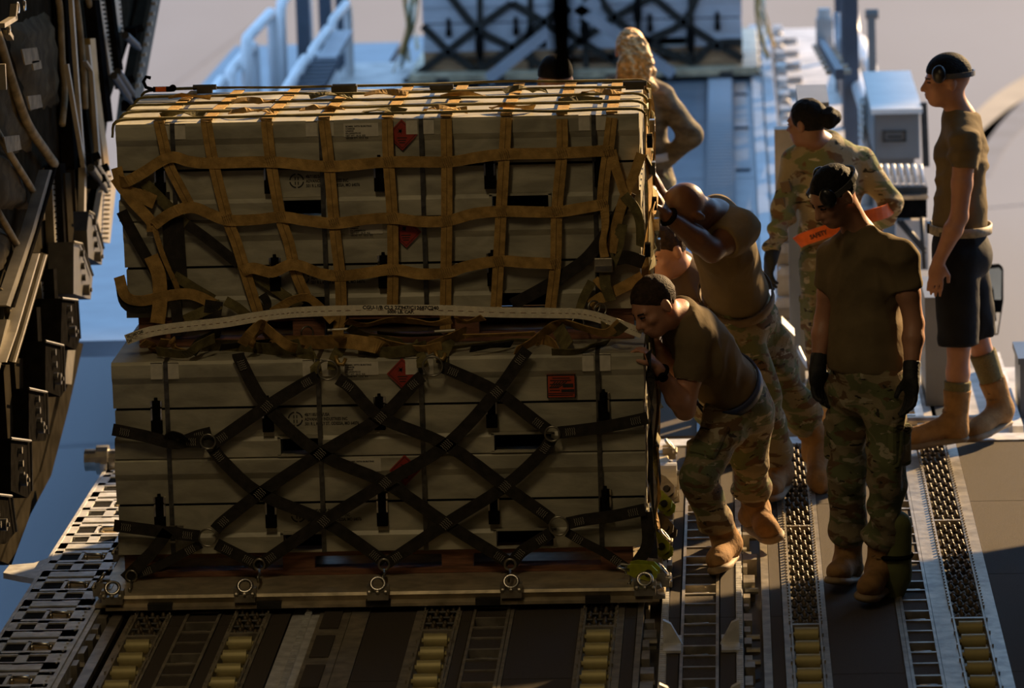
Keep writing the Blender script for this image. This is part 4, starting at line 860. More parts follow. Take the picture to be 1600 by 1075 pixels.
mk('cable_hose', MB().tube(smooth_path([PY(1244, 535, 21.9), PY(1252, 555, 21.8), PY(1265, 575, 21.7), PY(1285, 590, 21.6)], 5), .012, 8), M_whitemetal, ld, True)
for (px, py) in ((1228, 385), (1232, 420), (1226, 470), (1234, 505), (1230, 540)):
    c_ = PY(px, py, 22.6); mk('valve_block', MB().box(c_, (.09, .12, .05)).cyl(c_ + A(-.03, -.08, 0), c_ + A(-.03, .04, .0), .022, n=10), M_cat, ld)
mk('valve_stand', MB().b2(*(PY(1215, 500, 22.7)[0] + A(0, .12)), 22.62, 22.74, LZ - .05, 1.2), M_cat, ld)
# handrails: bent tubes
def hoop(pts, r, mt, post=True):
    P = [A(*p) for p in pts]; path = []
    for i, p in enumerate(P):
        if 0 < i < len(P) - 1:
            a, b = nrm(P[i - 1] - p), nrm(P[i + 1] - p); path += [p + a * .12, p + (a + b) * .035, p + b * .12]
        else: path.append(p)
    return mk('handrail', MB().tube(path, r, 10), mt, ld, True)
def rail_y(pxa, pya, pxb, pyb, X, r=.035, foot=None):
    a, b = PX(pxa, pya, X), PX(pxb, pyb, X); fz = LZ - .05 if foot is None else foot
    hoop([(a[0], a[1], fz), a, b, (b[0], b[1], fz)], r, M_rail)
# left handrail group on the far catwalk
LX = -3.6
mk('left_catwalk', MB().b2(-4.2, -2.8, 24, 37.5, LZ - .15, LZ - .06), M_loader, ld)
rail_y(318, 168, 349, 122, LX, .042); rail_y(358, 114, 397, 69, LX, .042); rail_y(384, 62, 425, 18, LX + .1, .042); rail_y(438, 8, 478, -45, LX + .1, .042)
LX2 = -3.0
rail_y(440, 150, 479, 88, LX2, .036); rail_y(486, 82, 514, 43, LX2, .036); rail_y(518, 34, 543, 4, LX2, .036)
for px, Y in ((475, 33.0), (510, 34.3), (536, 35.4)):
    c_ = PY(px, 60, Y); mk('handrail_post', MB().b2(c_[0] - .05, c_[0] + .05, Y - .04, Y + .04, LZ - .06, 1.7), M_navy, ld)
a_, b_ = PX(483, 140, LX2 + .12), PX(512, 92, LX2 + .12)
for i in range(9): mk('grab_step', MB().box(a_ + (b_ - a_) * i / 8, (.20, .05, .05)), M_navy, ld)
if 1: c_ = PX(522, 75, LX2 + .12); mk('step_cover', MB().bar(PX(510, 95, LX2 + .12), PX(536, 52, LX2 + .12), .14, .05), M_loaderlt, ld)
mk('left_apron', MB().b2(-3.1, -2.4, 31.5, 35.5, LZ - .06, LZ + .02), M_cat, ld)
# right handrail group
RX = 1.05
for k, (a, b) in enumerate((((1326, -20), (1336, 50)), ((1344, 62), (1362, 108)), ((1332, 108), (1352, 168)))): rail_y(b[0], b[1], a[0], a[1], (.92, 1.02, .82)[k], .045)
for px, Y in ((1316, 33.5), (1326, 31.5), (1330, 29.5)):
    c_ = PY(px, 120, Y); mk('handrail_post', MB().b2(c_[0] - .05, c_[0] + .05, Y - .05, Y + .05, LZ - .06, 1.75), M_navy, ld)
for px, py0, py1, Y in ((1308, 20, 120, 33.0), (1314, 60, 150, 32.0), (1324, 115, 180, 30.4)):
    a_, b_ = PY(px, py0, Y), PY(px + 4, py1, Y); mk('handrail_bar', MB().cyl(a_, b_, .03, n=10), M_loaderlt, ld, True)
a_, b_ = PX(1286, 72, .66), PX(1310, 112, .66)
for i in range(7): mk('grab_step', MB().box(a_ + (b_ - a_) * i / 6, (.16, .06, .03)), M_hulllt, ld)
if 1: mk('step_cover', MB().bar(PX(1282, 65, .63), PX(1312, 116, .63), .05, .06), M_navy, ld)
c_ = PX(1288, 50, .66); mk('warning_light', MB().box(c_, (.12, .12, .2)).cyl(c_ + A(0, 0, .1), c_ + A(0, 0, .17), .05, n=10), M_cat, ld)
ch = [PX(1348, 160 + i * 5.2, .80) for i in range(12)]
cm = MB()
for i, p in enumerate(ch): cm.ring(p, (1, 0, 0) if i % 2 else (0, 1, 0), .022, .006, 10, 5)
mk('chain', cm, M_steel, ld)
# tall dark mast
c_ = PY(1365, 135, 31.0); d_ = PY(1361, 22, 31.0); mk('mast', MB().bar(A(c_[0], 31, LZ - .3), d_, .055, .055, up=(0, 1, 0)).cyl(d_ + A(-.04, 0, 0), d_ + A(.05, 0, 0), .035, n=10), M_grey, ld)
# control box with lifted pale lid and recessed handle
q0, q1 = PY(1366, 250, 26.6), PY(1437, 176, 26.6)
cb = mk('control_box', MB().b2(q0[0], q1[0], 26.6, 28.3, q0[2], q1[2]), M_grey, ld, bevel=.01)
mk('box_lid', MB().b2(q0[0] - .015, q1[0] + .015, 26.56, 28.35, q1[2], q1[2] + .03), M_greylid, cb)
ha, hb = PY(1380, 222, 26.58), PY(1416, 204, 26.58); hm = MB()
for (u0, u1, v0, v1) in ((0, 1, 0, .14), (0, 1, .86, 1), (0, .08, 0, 1), (.92, 1, 0, 1), (.2, .8, .4, .52)): hm.b2(ha[0] + (hb[0] - ha[0]) * u0, ha[0] + (hb[0] - ha[0]) * u1, 26.58, 26.6, ha[2] + (hb[2] - ha[2]) * v0, ha[2] + (hb[2] - ha[2]) * v1)
mk('box_handle', hm, M_darksteel, cb)
mk('box_stand', MB().b2(q0[0] + .03, q1[0] - .03, 26.7, 28.2, -1.6, q0[2]), M_grey, ld)
mk('box_hinge', MB().bar(PY(1443, 160, 26.7), PY(1447, 260, 26.7), .04, .04, up=(0, 1, 0)), M_darksteel, cb)
# row of white guide rollers on a dark shelf
for i in range(7):
    a_, b_ = PY(1374 + i * 10.6, 257, 24.6), PY(1378 + i * 10.6, 286, 24.6); r_ = mk('guide_roller', MB().cyl(a_, b_, .0125, n=12), M_rail, ld, True); mk('roller_foot', MB().box(b_ + A(0, 0, -.02), (.03, .05, .03)), M_cat, r_)
s0, s1 = PY(1368, 305, 24.6), PY(1449, 290, 24.6); mk('roller_shelf', MB().b2(s0[0], s1[0], 24.55, 25.0, s0[2], s1[2]), M_darksteel, ld); mk('shelf_lip', MB().b2(s0[0], s1[0], 24.48, 24.56, s0[2] - .01, s0[2] + .012), M_steel, ld)
s0, s1 = PY(1380, 342, 24.6), PY(1448, 305, 24.6); mk('shelf_cabinet', MB().b2(s0[0], s1[0], 24.6, 25.1, s0[2], s1[2]), M_black, ld)
for a, b in (((1402, 345), (1446, 396)), ((1408, 345), (1446, 390)), ((1440, 340), (1444, 420))): mk('support_strut', MB().cyl(PY(*a, 24.5), PY(*b, 24.5), .012, n=8), M_darksteel, ld, True)
mk('side_panel', MB().b2(PY(1400, 400, 24.9)[0], PY(1450, 400, 24.9)[0], 24.85, 24.95, PY(1420, 420, 24.9)[2], PY(1420, 342, 24.9)[2]), M_cat, ld)
s0, s1 = PY(1255, 640, 21.4), PY(1280, 420, 22.4); mk('rear_cabinet', MB().b2(PY(1252, 500, 22.6)[0], PY(1300, 500, 22.6)[0], 22.5, 23.2, -.4, 1.35), M_grey, ld)
mk('lower_cabinet', MB().b2(PY(1446, 560, 21.6)[0], PY(1482, 560, 21.6)[0], 21.6, 22.2, -.6, .5), M_grey, ld)
tr_ = mk('side_conveyor', MB().b2(.62, .66, 20.9, 24.4, LZ - .1, LZ + .03).b2(.84, .88, 20.9, 24.4, LZ - .1, LZ + .03), M_steel, ld)
sl2 = MB().cyl((-.09, 0, 0), (.09, 0, 0), .04, n=10); slm2 = mesh_of('conveyor_roller', sl2.v, sl2.f, M_steel)
for k in range(14): inst(slm2, 'conveyor_roller', (.75, 21.0 + k * .17, LZ - .01), tr_)
mk('side_platform', MB().b2(.9, 1.6, 20.85, 22.6, LZ - .12, LZ - .03), M_cat, ld)
mk('platform_edge', MB().b2(1.28, 1.33, 20.75, 22.6, LZ - .06, LZ + .05), M_whitemetal, ld)
# cab mirror on the right
mp = [PY(a, b, 23.0) for a, b in ((1541, 417), (1562, 415), (1568, 420), (1568, 470), (1560, 524), (1538, 524), (1534, 470))]
mir = mk('cab_mirror', MB().prism([(p[0], p[2]) for p in mp], (0, 23.0, 0), (1, 0, 0), (0, 0, 1), (0, 1, 0), .07), M_black, ld, bevel=.008)
mp2 = [PY(a, b, 22.99) for a, b in ((1542, 420), (1561, 418), (1565, 423), (1564, 468), (1540, 468))]; mk('mirror_glass', MB().prism([(p[0], p[2]) for p in mp2], (0, 22.985, 0), (1, 0, 0), (0, 0, 1), (0, 1, 0), .01), M_glass, mir)
mp2 = [PY(a, b, 22.99) for a, b in ((1540, 488), (1563, 488), (1558, 521), (1541, 521))]; mk('mirror_glass', MB().prism([(p[0], p[2]) for p in mp2], (0, 22.985, 0), (1, 0, 0), (0, 0, 1), (0, 1, 0), .01), M_glass, mir)
mk('mirror_arm', MB().tube([PY(1530, 470, 22.96), PY(1548, 455, 22.95), PY(1552, 500, 22.95), PY(1535, 500, 22.96), PY(1500, 520, 23.05)], .018, 8), M_black, mir, True)
e0 = PY(1592, 600, 21.4); mk('corner_post', MB().b2(e0[0], e0[0] + .25, 21.3, 21.7, -.35, .22).b2(e0[0] - .01, e0[0] + .25, 21.28, 21.72, .22, .25), M_navy, ld)

# --- second load of pale crates on the loader
BZ = LZ + .04; BX0, BX1, BY = -2.38, .07, 34.2
pallet('cargo_pallet', BX0 - .1, BX1 + .12, BY - .15, BY + 2.4, BZ + .06, 'aluminium cargo pallet under the blue-lit crates on the loader in the background', False)
r = root('timber_skid', ((BX0 + BX1) / 2, BY + .5, BZ + .06), 'brown timber skid under the blue-lit crates on the loader', 'skid')
zz = BZ + .06
for y in (BY + .02, BY + .45, BY + .85):
    mk('top_board', MB().b2(BX0, BX1, y, y + .09, zz + .11, zz + .15), M_palewood, r); mk('bottom_board', MB().b2(BX0, BX1, y, y + .09, zz, zz + .03), M_palewood, r)
    for i in range(4): xx = BX0 + (BX1 - BX0 - .3) * i / 3; mk('block', MB().b2(xx, xx + .3, y + .005, y + .085, zz + .03, zz + .11), M_palewood, r)
for i in range(4):
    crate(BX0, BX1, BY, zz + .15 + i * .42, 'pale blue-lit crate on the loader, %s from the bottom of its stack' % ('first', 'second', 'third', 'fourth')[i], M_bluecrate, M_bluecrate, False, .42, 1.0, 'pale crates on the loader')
bn = root('cargo_net', ((BX0 + BX1) / 2, BY, zz), 'dark cargo net criss-crossing the pale crates on the loader in the background', 'net')
BD = [[(700, -10), (745, 45), (800, 75), (850, 105), (900, 140)], [(800, 5), (745, 45), (700, 80), (650, 118), (632, 130)], [(800, 5), (850, 35), (900, 60), (950, 90), (1010, 120), (1060, 118)], [(900, 8), (850, 35), (800, 75), (745, 112)], [(700, 80), (745, 112)],
      [(1020, -5), (960, 28), (910, 62), (850, 105)], [(1020, -5), (1068, 35), (1115, 66), (1160, 92)], [(1090, -10), (1068, 35), (1010, 64), (950, 90)], [(1010, 64), (1050, 85), (1085, 98)], [(1085, 98), (1115, 70), (1160, 66)], [(930, -15), (960, 28), (1010, 64)], [(660, 40), (700, 80)]]
for i, pts in enumerate(BD): mk('net_strap', MB().ribbon(fpath([(a, b, .02) for a, b in pts], BY), .06, .006, (0, -1, 0), sub=3), M_dweb, bn)
for i, pts in enumerate(BD): mk('net_strap', MB().ribbon(fpath([(a, -15 - b, .02) for a, b in pts], BY), .06, .006, (0, -1, 0), sub=3), M_dweb, bn)
for px in (749, 828, 914, 996, 1079):
    P = fpath([(px, -200, .012), (px + 1, 60, .012), (px + 2, 108, .012)], BY); mk('net_strap', MB().ribbon(P, .045, .005, (0, -1, 0), sub=3), M_dweb, bn)
for px, py in ((749, 72), (914, 48), (996, 18), (1079, 62), (828, 60)): mk('strap_adjuster', MB().sphere(PY(px, py, BY - .04), (.035, .02, .11), 8, 7), M_black, bn, True)
for c in ((700, 82), (1120, 72), (745, 46), (800, 75), (850, 35), (960, 28), (1068, 35)): mk('net_ring', MB().ring(PY(*c, BY - .03), (0, -1, 0), .035, .010, 14, 6), M_darksteel, bn, True)
for s, X in ((-1, BX0 - .03), (1, BX1 + .03)):
    for k in range(6):
        rs = np.random.RandomState(200 + k); P = [A(X + s * (.02 + .22 * (1 - z / 1.7) ** 2 * (.4 + .6 * rs.rand())), BY + .05 + k * .3 + .1 * rs.randn(), zz + z) for z in np.linspace(1.7, .0, 7)]
        mk('net_strap', MB().ribbon(P, .055, .006, (s, 0, 0), twist=rs.uniform(-1, 1, 6), sub=3), (M_tan, M_olive, M_white)[k % 3], bn)
for i, (a, b) in enumerate((((762, 124), (858, 48)), ((885, 0), (1052, 116)), ((880, 35), (935, 0)))):
    tag(mk('brace_bar', MB().bar(PY(*a, BY - .35), PY(*b, BY - .35), .085, .03, up=(0, 1, 0)), M_loaderlt, None, loc=PY(*a, BY - .35)),
        ('pale blue brace bar slanting up to the right in front of the background crates', 'long pale blue brace bar slanting down to the right behind the ponytail', 'short pale blue brace bar crossing the long one near the top edge')[i], 'bar', 'brace bars in front of the pale crates')
# --- dark strap hanging from the roof near the camera
hp = [PY(876, -60, 9.5), PY(874, 0, 9.5), PY(876, 40, 9.5), PY(878, 75, 9.5), PY(879, 106, 9.5)]
hs = root('hanging_strap', PY(879, 106, 9.5), 'blurred dark strap hanging down from the roof near the camera', 'strap')
mk('webbing', MB().ribbon([A(hp[0][0], 9.5, 5.3)] + hp, .042, .012, (0, -1, 0)), M_black, hs); mk('end_fitting', MB().box(PY(879, 108, 9.5), (.046, .02, .05)), M_black, hs)

# ================================================================ PEOPLE (implicit surfaces meshed on a grid)
class SDF:
    def __init__(s, h=.008, k=.03): s.h = h; s.k = k; s.p = []
    def cone(s, a, b, ra, rb, k=None, clip=None, sub=False, flat=None):
        s.p.append(('c', A(*a), A(*b), ra, rb, k, clip, sub, flat)); return s
    def ell(s, c, r, ax, k=None, clip=None, sub=False): s.p.append(('e', A(*c), A(*r), np.array(ax), 0, k, clip, sub, None)); return s
    def mesh(s, smooth=1, disp=None):
        lo = A(9e9, 9e9, 9e9); hi = -lo; B = []
        for q in s.p:
            if q[0] == 'c': m = max(q[3], q[4]); l = np.minimum(q[1], q[2]) - m; u = np.maximum(q[1], q[2]) + m
            else: m = max(q[2]); l = q[1] - m; u = q[1] + m
            B.append((l, u))
            if not q[7]: lo = np.minimum(lo, l); hi = np.maximum(hi, u)
        h = s.h; lo = lo - 3 * h; hi = hi + 3 * h; n = np.ceil((hi - lo) / h).astype(int) + 1
        F = np.full(n, .5, np.float32); ax = [lo[i] + h * np.arange(n[i]) for i in range(3)]
        for q, (l, u) in zip(s.p, B):
            k = q[5] or s.k; e = k + 2 * h
            i0 = np.clip(np.floor((l - e - lo) / h).astype(int), 0, n - 1); i1 = np.clip(np.ceil((u + e - lo) / h).astype(int) + 1, 1, n)
            if (i1 <= i0).any(): continue
            sl = tuple(slice(i0[i], i1[i]) for i in range(3))
            X = ax[0][sl[0]][:, None, None]; Y = ax[1][sl[1]][None, :, None]; Z = ax[2][sl[2]][None, None, :]
            if q[0] == 'c':
                a, b = q[1], q[2]; ba = b - a; L2 = max(ba @ ba, 1e-9)
                dx, dy, dz = X - a[0], Y - a[1], Z - a[2]
                if q[8] is not None:
                    nv, f = q[8]; dd = (dx * nv[0] + dy * nv[1] + dz * nv[2]) * (1 / f - 1); dx = dx + dd * nv[0]; dy = dy + dd * nv[1]; dz = dz + dd * nv[2]
                t = np.clip((dx * ba[0] + dy * ba[1] + dz * ba[2]) / L2, 0, 1)
                d = np.sqrt((dx - ba[0] * t) ** 2 + (dy - ba[1] * t) ** 2 + (dz - ba[2] * t) ** 2) - (q[3] + (q[4] - q[3]) * t)
                if q[8] is not None: d = d * q[8][1] ** .5
            else:
                c, r, M = q[1], q[2], q[3]; dx, dy, dz = X - c[0], Y - c[1], Z - c[2]
                k0 = 0; k1 = 0
                for i in range(3):
                    pi = dx * M[i][0] + dy * M[i][1] + dz * M[i][2]; k0 = k0 + (pi / r[i]) ** 2; k1 = k1 + (pi / r[i] ** 2) ** 2
                k0 = np.sqrt(k0); k1 = np.sqrt(k1) + 1e-9; d = k0 * (k0 - 1) / k1
            if q[6] is not None:
                for (pt, nv) in q[6]: d = np.maximum(d, (X - pt[0]) * nv[0] + (Y - pt[1]) * nv[1] + (Z - pt[2]) * nv[2])
            d = d.astype(np.float32); f = F[sl]
            if q[7]: d = -d; g = np.maximum(k - np.abs(f - d), 0) / k; F[sl] = np.maximum(f, d) + g * g * k * .25
            else: g = np.maximum(k - np.abs(f - d), 0) / k; F[sl] = np.minimum(f, d) - g * g * k * .25
        v, f = surface_nets(F, lo, h)
        if smooth and len(v):
            for _ in range(smooth):
                acc = np.zeros_like(v); cnt = np.zeros(len(v))
                for j in range(4):
                    a, b = f[:, j], f[:, (j + 1) % 4]; np.add.at(acc, a, v[b]); np.add.at(cnt, a, 1); np.add.at(acc, b, v[a]); np.add.at(cnt, b, 1)
                v = v * .4 + acc / np.maximum(cnt, 1)[:, None] * .6
        if disp is not None and len(v):
            nn = np.cross(v[f[:, 2]] - v[f[:, 0]], v[f[:, 3]] - v[f[:, 1]]); N = np.zeros_like(v)
            for j in range(4): np.add.at(N, f[:, j], nn)
            N /= np.linalg.norm(N, axis=1)[:, None] + 1e-12; v = v + N * disp(v)[:, None]
        return v, f
def surface_nets(F, lo, h):
    S = F < 0; c = np.zeros(np.array(F.shape) - 1, np.int8)
    for i in (0, 1):
        for j in (0, 1):
            for k in (0, 1): c += S[i:F.shape[0] - 1 + i, j:F.shape[1] - 1 + j, k:F.shape[2] - 1 + k]
    act = (c > 0) & (c < 8); idx = np.argwhere(act)
    if not len(idx): return np.zeros((0, 3)), np.zeros((0, 4), int)
    num = np.full(act.shape, -1, np.int32); num[act] = np.arange(len(idx))
    acc = np.zeros((len(idx), 3)); cnt = np.zeros(len(idx))
    cor = [(i, j, k) for i in (0, 1) for j in (0, 1) for k in (0, 1)]
    for a in cor:
        for ax in range(3):
            if a[ax]: continue
            b = list(a); b[ax] = 1
            fa = F[idx[:, 0] + a[0], idx[:, 1] + a[1], idx[:, 2] + a[2]]; fb = F[idx[:, 0] + b[0], idx[:, 1] + b[1], idx[:, 2] + b[2]]
            m = (fa < 0) != (fb < 0); t = np.where(m, fa / np.where(fa == fb, 1, fa - fb), 0)
            p = np.tile(np.array(a, float), (len(idx), 1)); p[:, ax] += t; acc[m] += p[m]; cnt[m] += 1
    v = lo + h * (idx + acc / cnt[:, None]); faces = []
    for ax in range(3):
        o1, o2 = (ax + 1) % 3, (ax + 2) % 3
        s0 = [slice(None)] * 3; s1 = [slice(None)] * 3; s0[ax] = slice(0, -1); s1[ax] = slice(1, None)
        a = S[tuple(s0)]; b = S[tuple(s1)]; e = np.argwhere(a != b)
        e = e[(e[:, o1] > 0) & (e[:, o2] > 0) & (e[:, o1] < F.shape[o1] - 1) & (e[:, o2] < F.shape[o2] - 1)]
        sg = a[e[:, 0], e[:, 1], e[:, 2]]
        def g(d1, d2): q = e.copy(); q[:, o1] += d1; q[:, o2] += d2; return num[q[:, 0], q[:, 1], q[:, 2]]
        Q = np.stack([g(-1, -1), g(0, -1), g(0, 0), g(-1, 0)], 1); Q[~sg] = Q[~sg][:, ::-1]; faces.append(Q)
    return v, np.concatenate(faces)
def np_mesh(name, v, f, mt, parent, smooth=True):
    off = origin_of(parent); v = v - off; me = bpy.data.meshes.new(name); nf = len(f)
    me.vertices.add(len(v)); me.vertices.foreach_set('co', v.astype(np.float32).ravel()); me.loops.add(nf * 4); me.loops.foreach_set('vertex_index', f.astype(np.int32).ravel())
    me.polygons.add(nf); me.polygons.foreach_set('loop_start', np.arange(0, nf * 4, 4, dtype=np.int32)); me.polygons.foreach_set('use_smooth', np.ones(nf, bool))
    me.update(calc_edges=True); me.validate(); me.materials.append(mt)
    o = bpy.data.objects.new(name, me); COL.objects.link(o); o.parent = parent; return o
def folds(amp, freq, seed, axis=(0, 0, 1), shear=.6):
    rs = np.random.RandomState(seed); D = [nrm(A(*axis) + rs.randn(3) * shear) for _ in range(5)]; ph = rs.uniform(0, 6, 5); fr = rs.uniform(.7, 1.6, 5)
    W = nrm(rs.randn(3))
    def fn(v):
        w = 1.3 * np.sin(v @ W * freq * .45 + ph[0]); o = 0
        for d, p, q in zip(D, ph, fr): o = o + (1 - 2 * np.abs(np.sin(v @ d * freq * q * .5 + p + w))) 
        m = .55 + .45 * np.sin(v @ D[0] * freq * .22 + 1)
        return amp * o / 2.2 * m
    return fn
def hand(s, w, d, n, side, size=1.0, curl=.5, spread=1.0, fat=1.0):
    """w wrist, d direction to the knuckles, n palm normal (fingers curl that way), side = thumb side"""
    d = nrm(d); n = nrm(n - d * (n @ d)); sd = np.cross(d, n) * side; z = size
    s.ell(w + d * .05 * z, (.052 * z, .040 * z * fat, .017 * z * fat), (d, sd, n), k=.012)
    s.cone(w - d * .01, w + d * .03 * z, .026 * z * fat, .030 * z * fat, k=.015, flat=(n, .65))
    for i, (o, L) in enumerate(((.030, .072), (.010, .082), (-.010, .076), (-.029, .060))):
        b = w + d * .088 * z + sd * o * z * spread; r = .0092 * z * fat; a = curl * (.7 + .12 * i); p = b; ang = 0; rr = r
        for j, f in enumerate((.45, .32, .25)):
            ang += a * (.6, .9, .7)[j]; q = p + (d * math.cos(ang) + n * math.sin(ang)) * L * f * z; s.cone(p, q, rr, rr * .92, k=.004); p = q; rr *= .92
    b = w + d * .025 * z + sd * .030 * z; q = b + nrm(d * .75 + sd * .6 + n * .35) * .045 * z; s.cone(b, q, .014 * z * fat, .011 * z * fat, k=.010)
    e = q + nrm(d * .9 + sd * .1 + n * (.2 + curl * .4)) * .032 * z; s.cone(q, e, .0105 * z * fat, .009 * z * fat, k=.004)
def head_frame(fwd, up):
    f = nrm(fwd); u = nrm(A(*up) - f * (A(*up) @ f)); r = np.cross(f, u); return f, u, r
def head(s, c, fwd, up, z=1.0):
    f, u, r = head_frame(fwd, up); P = lambda a, b, d: c + (r * a + f * b + u * d) * z
    X = (r, f, u)
    s.ell(P(0, -.012, .028), A(.075, .098, .090) * z, X, k=.02); s.ell(P(0, .030, -.045), A(.058, .065, .066) * z, X, k=.03); s.ell(P(0, .055, -.090), A(.030, .028, .020) * z, X, k=.03)
    s.ell(P(0, .075, .020), A(.055, .018, .014) * z, X, k=.02)
    s.cone(P(0, .088, .012), P(0, .112, -.030), .009 * z, .013 * z, k=.012); s.cone(P(-.013, .096, -.034), P(.013, .096, -.034), .008 * z, .008 * z, k=.008)
    for q in (-1, 1):
        s.ell(P(.031 * q, .092, .004), A(.017, .014, .010) * z, X, k=.012, sub=True); s.ell(P(.030 * q, .080, .002), A(.012, .010, .010) * z, X, k=.004)
        s.ell(P(.046 * q, .062, -.022), A(.018, .020, .016) * z, X, k=.02); s.ell(P(.077 * q, -.012, -.008), A(.010, .020, .032) * z, X, k=.008)
    s.ell(P(0, .094, -.056), A(.024, .011, .0065) * z, X, k=.008); s.ell(P(0, .092, -.068), A(.020, .011, .007) * z, X, k=.008); s.cone(P(-.02, .103, -.062), P(.02, .103, -.062), .003, .003, k=.004, sub=True)
    return P, X
def person(name, label, J, skin, top='tee', bottom='camo', hair=M_hair, hairstyle='short', z=1.0, hands=None, gloves=(False, False), boots=True, muff=None, res=.007, seed=1, belt=M_belt, sleeve=.55, hem=None, topmat=None, armr=1.0, brow=True, skip_hands=(False, False)):
    J = {k: A(*v) for k, v in J.items()}
    feet = (J['aL'] + J['aR']) / 2; R = root(name, (feet[0], feet[1], 0), label, 'person')
    up = nrm(J['neck'] - J['pel']); rt = nrm(J['sR'] - J['sL']); rt = nrm(rt - up * (rt @ up)); fw = np.cross(up, rt)
    T = (rt, fw, up); hr = nrm(J['hR'] - J['hL']); 
    legax = nrm((J['kL'] + J['kR']) / 2 - J['pel']) * -1; hup = nrm(up * .5 + legax * .5); hfw = nrm(np.cross(hup, hr)); hupo = nrm(np.cross(hr, hfw)); HT = (hr, hfw, hupo)
    wst = J['pel'] * .55 + J['chest'] * .45
    # ---- body, one surface
    s = SDF(res, .03); hc = J['head']
    P, X = head(s, hc, J['fwd'], J['up'], z)
    s.cone(P(0, -.025, -.07), J['neck'] + up * .0, .054 * z, .060 * z, k=.03); s.cone(J['neck'], J['chest'] + up * .08, .060 * z, .085 * z, k=.05)
    s.ell(J['chest'], A(.160, .105, .17) * z, T, k=.05); s.ell(wst, A(.135, .095, .15) * z, T, k=.05); s.ell(J['pel'], A(.150, .105, .12) * z, HT, k=.05)
    fem = z * .92 if hairstyle in ('pony', 'bun') else z
    for q in 'LR':
        sh, el, wr = J['s' + q], J['e' + q], J['w' + q]
        s.cone(J['neck'] - up * .03, sh, .05 * z, .052 * fem, k=.04); s.cone(sh, sh * .45 + el * .55, .055 * fem * armr, .047 * fem * armr, k=.03); s.cone(sh * .45 + el * .55, el, .047 * fem * armr, .040 * fem * armr, k=.02)
        fm = el * .7 + wr * .3; s.cone(el, fm, .041 * fem * armr, .044 * fem * armr, k=.015); s.cone(fm, wr, .043 * fem * armr, .027 * fem, k=.015)
        hp, kn, an = J['h' + q], J['k' + q], J['a' + q]; s.cone(hp, kn, .075 * z, .052 * z, k=.04); md = kn * .68 + an * .32; s.cone(kn, md, .052 * z, .054 * z, k=.02); s.cone(md, an, .052 * z, .036 * z, k=.02)
        s.cone(an, an + nrm(J['t' + q] - an) * .12, .035, .03, k=.02)
        if hands and q in hands and not skip_hands[q == 'R']:
            hd = hands[q]
            if not gloves[q == 'R']: hand(s, wr, A(*hd[0]), A(*hd[1]), hd[2], hd[3] if len(hd) > 3 else 1.0, hd[4] if len(hd) > 4 else .5)
        else: s.ell(wr + nrm(wr - el) * .05, (.05, .035, .02), (nrm(wr - el), nrm(np.cross(wr - el, A(.3, .2, 1))), nrm(np.cross(wr - el, np.cross(wr - el, A(.3, .2, 1))))), k=.02)
    v, f = s.mesh(1); body = np_mesh('body', v, f, skin, R)
    # ---- face details
    fm_ = MB(); f_, u_, r_ = X[1], X[2], X[0]
    for q in (-1, 1):
        if brow: fm_.bar(P(.016 * q, .0935, .020), P(.048 * q, .080, .021), .006, .006, up=tuple(u_))
        fm_.bar(P(.019 * q, .0915, .003), P(.043 * q, .083, .003), .005, .005, up=tuple(u_))
    if brow: mk('brow_and_lashes', fm_, M_hairblk, R)
    # ---- hair
    hs = SDF(.006, .012)
    if hairstyle == 'short':
        hs.ell(P(0, -.015, .034), A(.079, .101, .092) * z, X, clip=[(P(0, .068, .045), nrm(f_ * 1 - u_ * .55)), (P(0, 0, .0), nrm(-u_ * 1 + f_ * .75))])
    elif hairstyle == 'pony':
        hs.ell(P(0, -.016, .030), A(.082, .104, .096) * z, X, clip=[(P(0, .06, .05), f_)]); 
        for i in range(26):
            rs = np.random.RandomState(i); a = P(rs.uniform(-.055, .055), -.115, .055 + rs.uniform(-.02, .02)); e = P(rs.uniform(-.10, .10), -.14 + rs.uniform(-.05, .03), -.16 + rs.uniform(-.05, .03))
            pr = a; wv = rs.uniform(0, 6)
            for j in range(1, 8):
                t = j / 7; q = a + (e - a) * t + r_ * .018 * math.sin(wv + t * 9) + f_ * (.012 * math.sin(wv * 2 + t * 8) - .05 * math.sin(t * 3.1)); hs.cone(pr, q, .025, .025 * (1.15 - t * .4), k=.008); pr = q
    elif hairstyle == 'bun':
        hs.ell(P(0, -.014, .030), A(.081, .103, .094) * z, X, clip=[(P(0, .05, .05), nrm(f_ - u_ * .2)), (P(0, 0, -.02), nrm(-u_ + f_ * .5))]); bc = P(0, -.135, .02); hs.ell(bc, A(.048, .042, .045), X)
        for i in range(22): rs = np.random.RandomState(i); dd = nrm(rs.randn(3)); hs.ell(bc + dd * .034, A(.018, .018, .018), X)
    elif hairstyle == 'stub':
        hs.ell(P(0, -.013, .029), A(.0755, .0985, .0905) * z, X, clip=[(P(0, .075, .045), nrm(f_ * 1 - u_ * .5)), (P(0, 0, .0), nrm(-u_ * 1 + f_ * .75))])
    elif hairstyle == 'cap':
        hs.ell(P(0, -.012, .040), A(.083, .106, .094) * z, X, clip=[(P(0, 0, .030), nrm(-u_ + f_ * .12))])
    if hs.p:
        v, f = hs.mesh(1, folds(.0015 if hairstyle != 'pony' else .004, 160, seed, u_, 1.0) if hairstyle in ('short', 'pony', 'bun') else None); np_mesh('hair' if hairstyle != 'cap' else 'cap', v, f, hair, R)
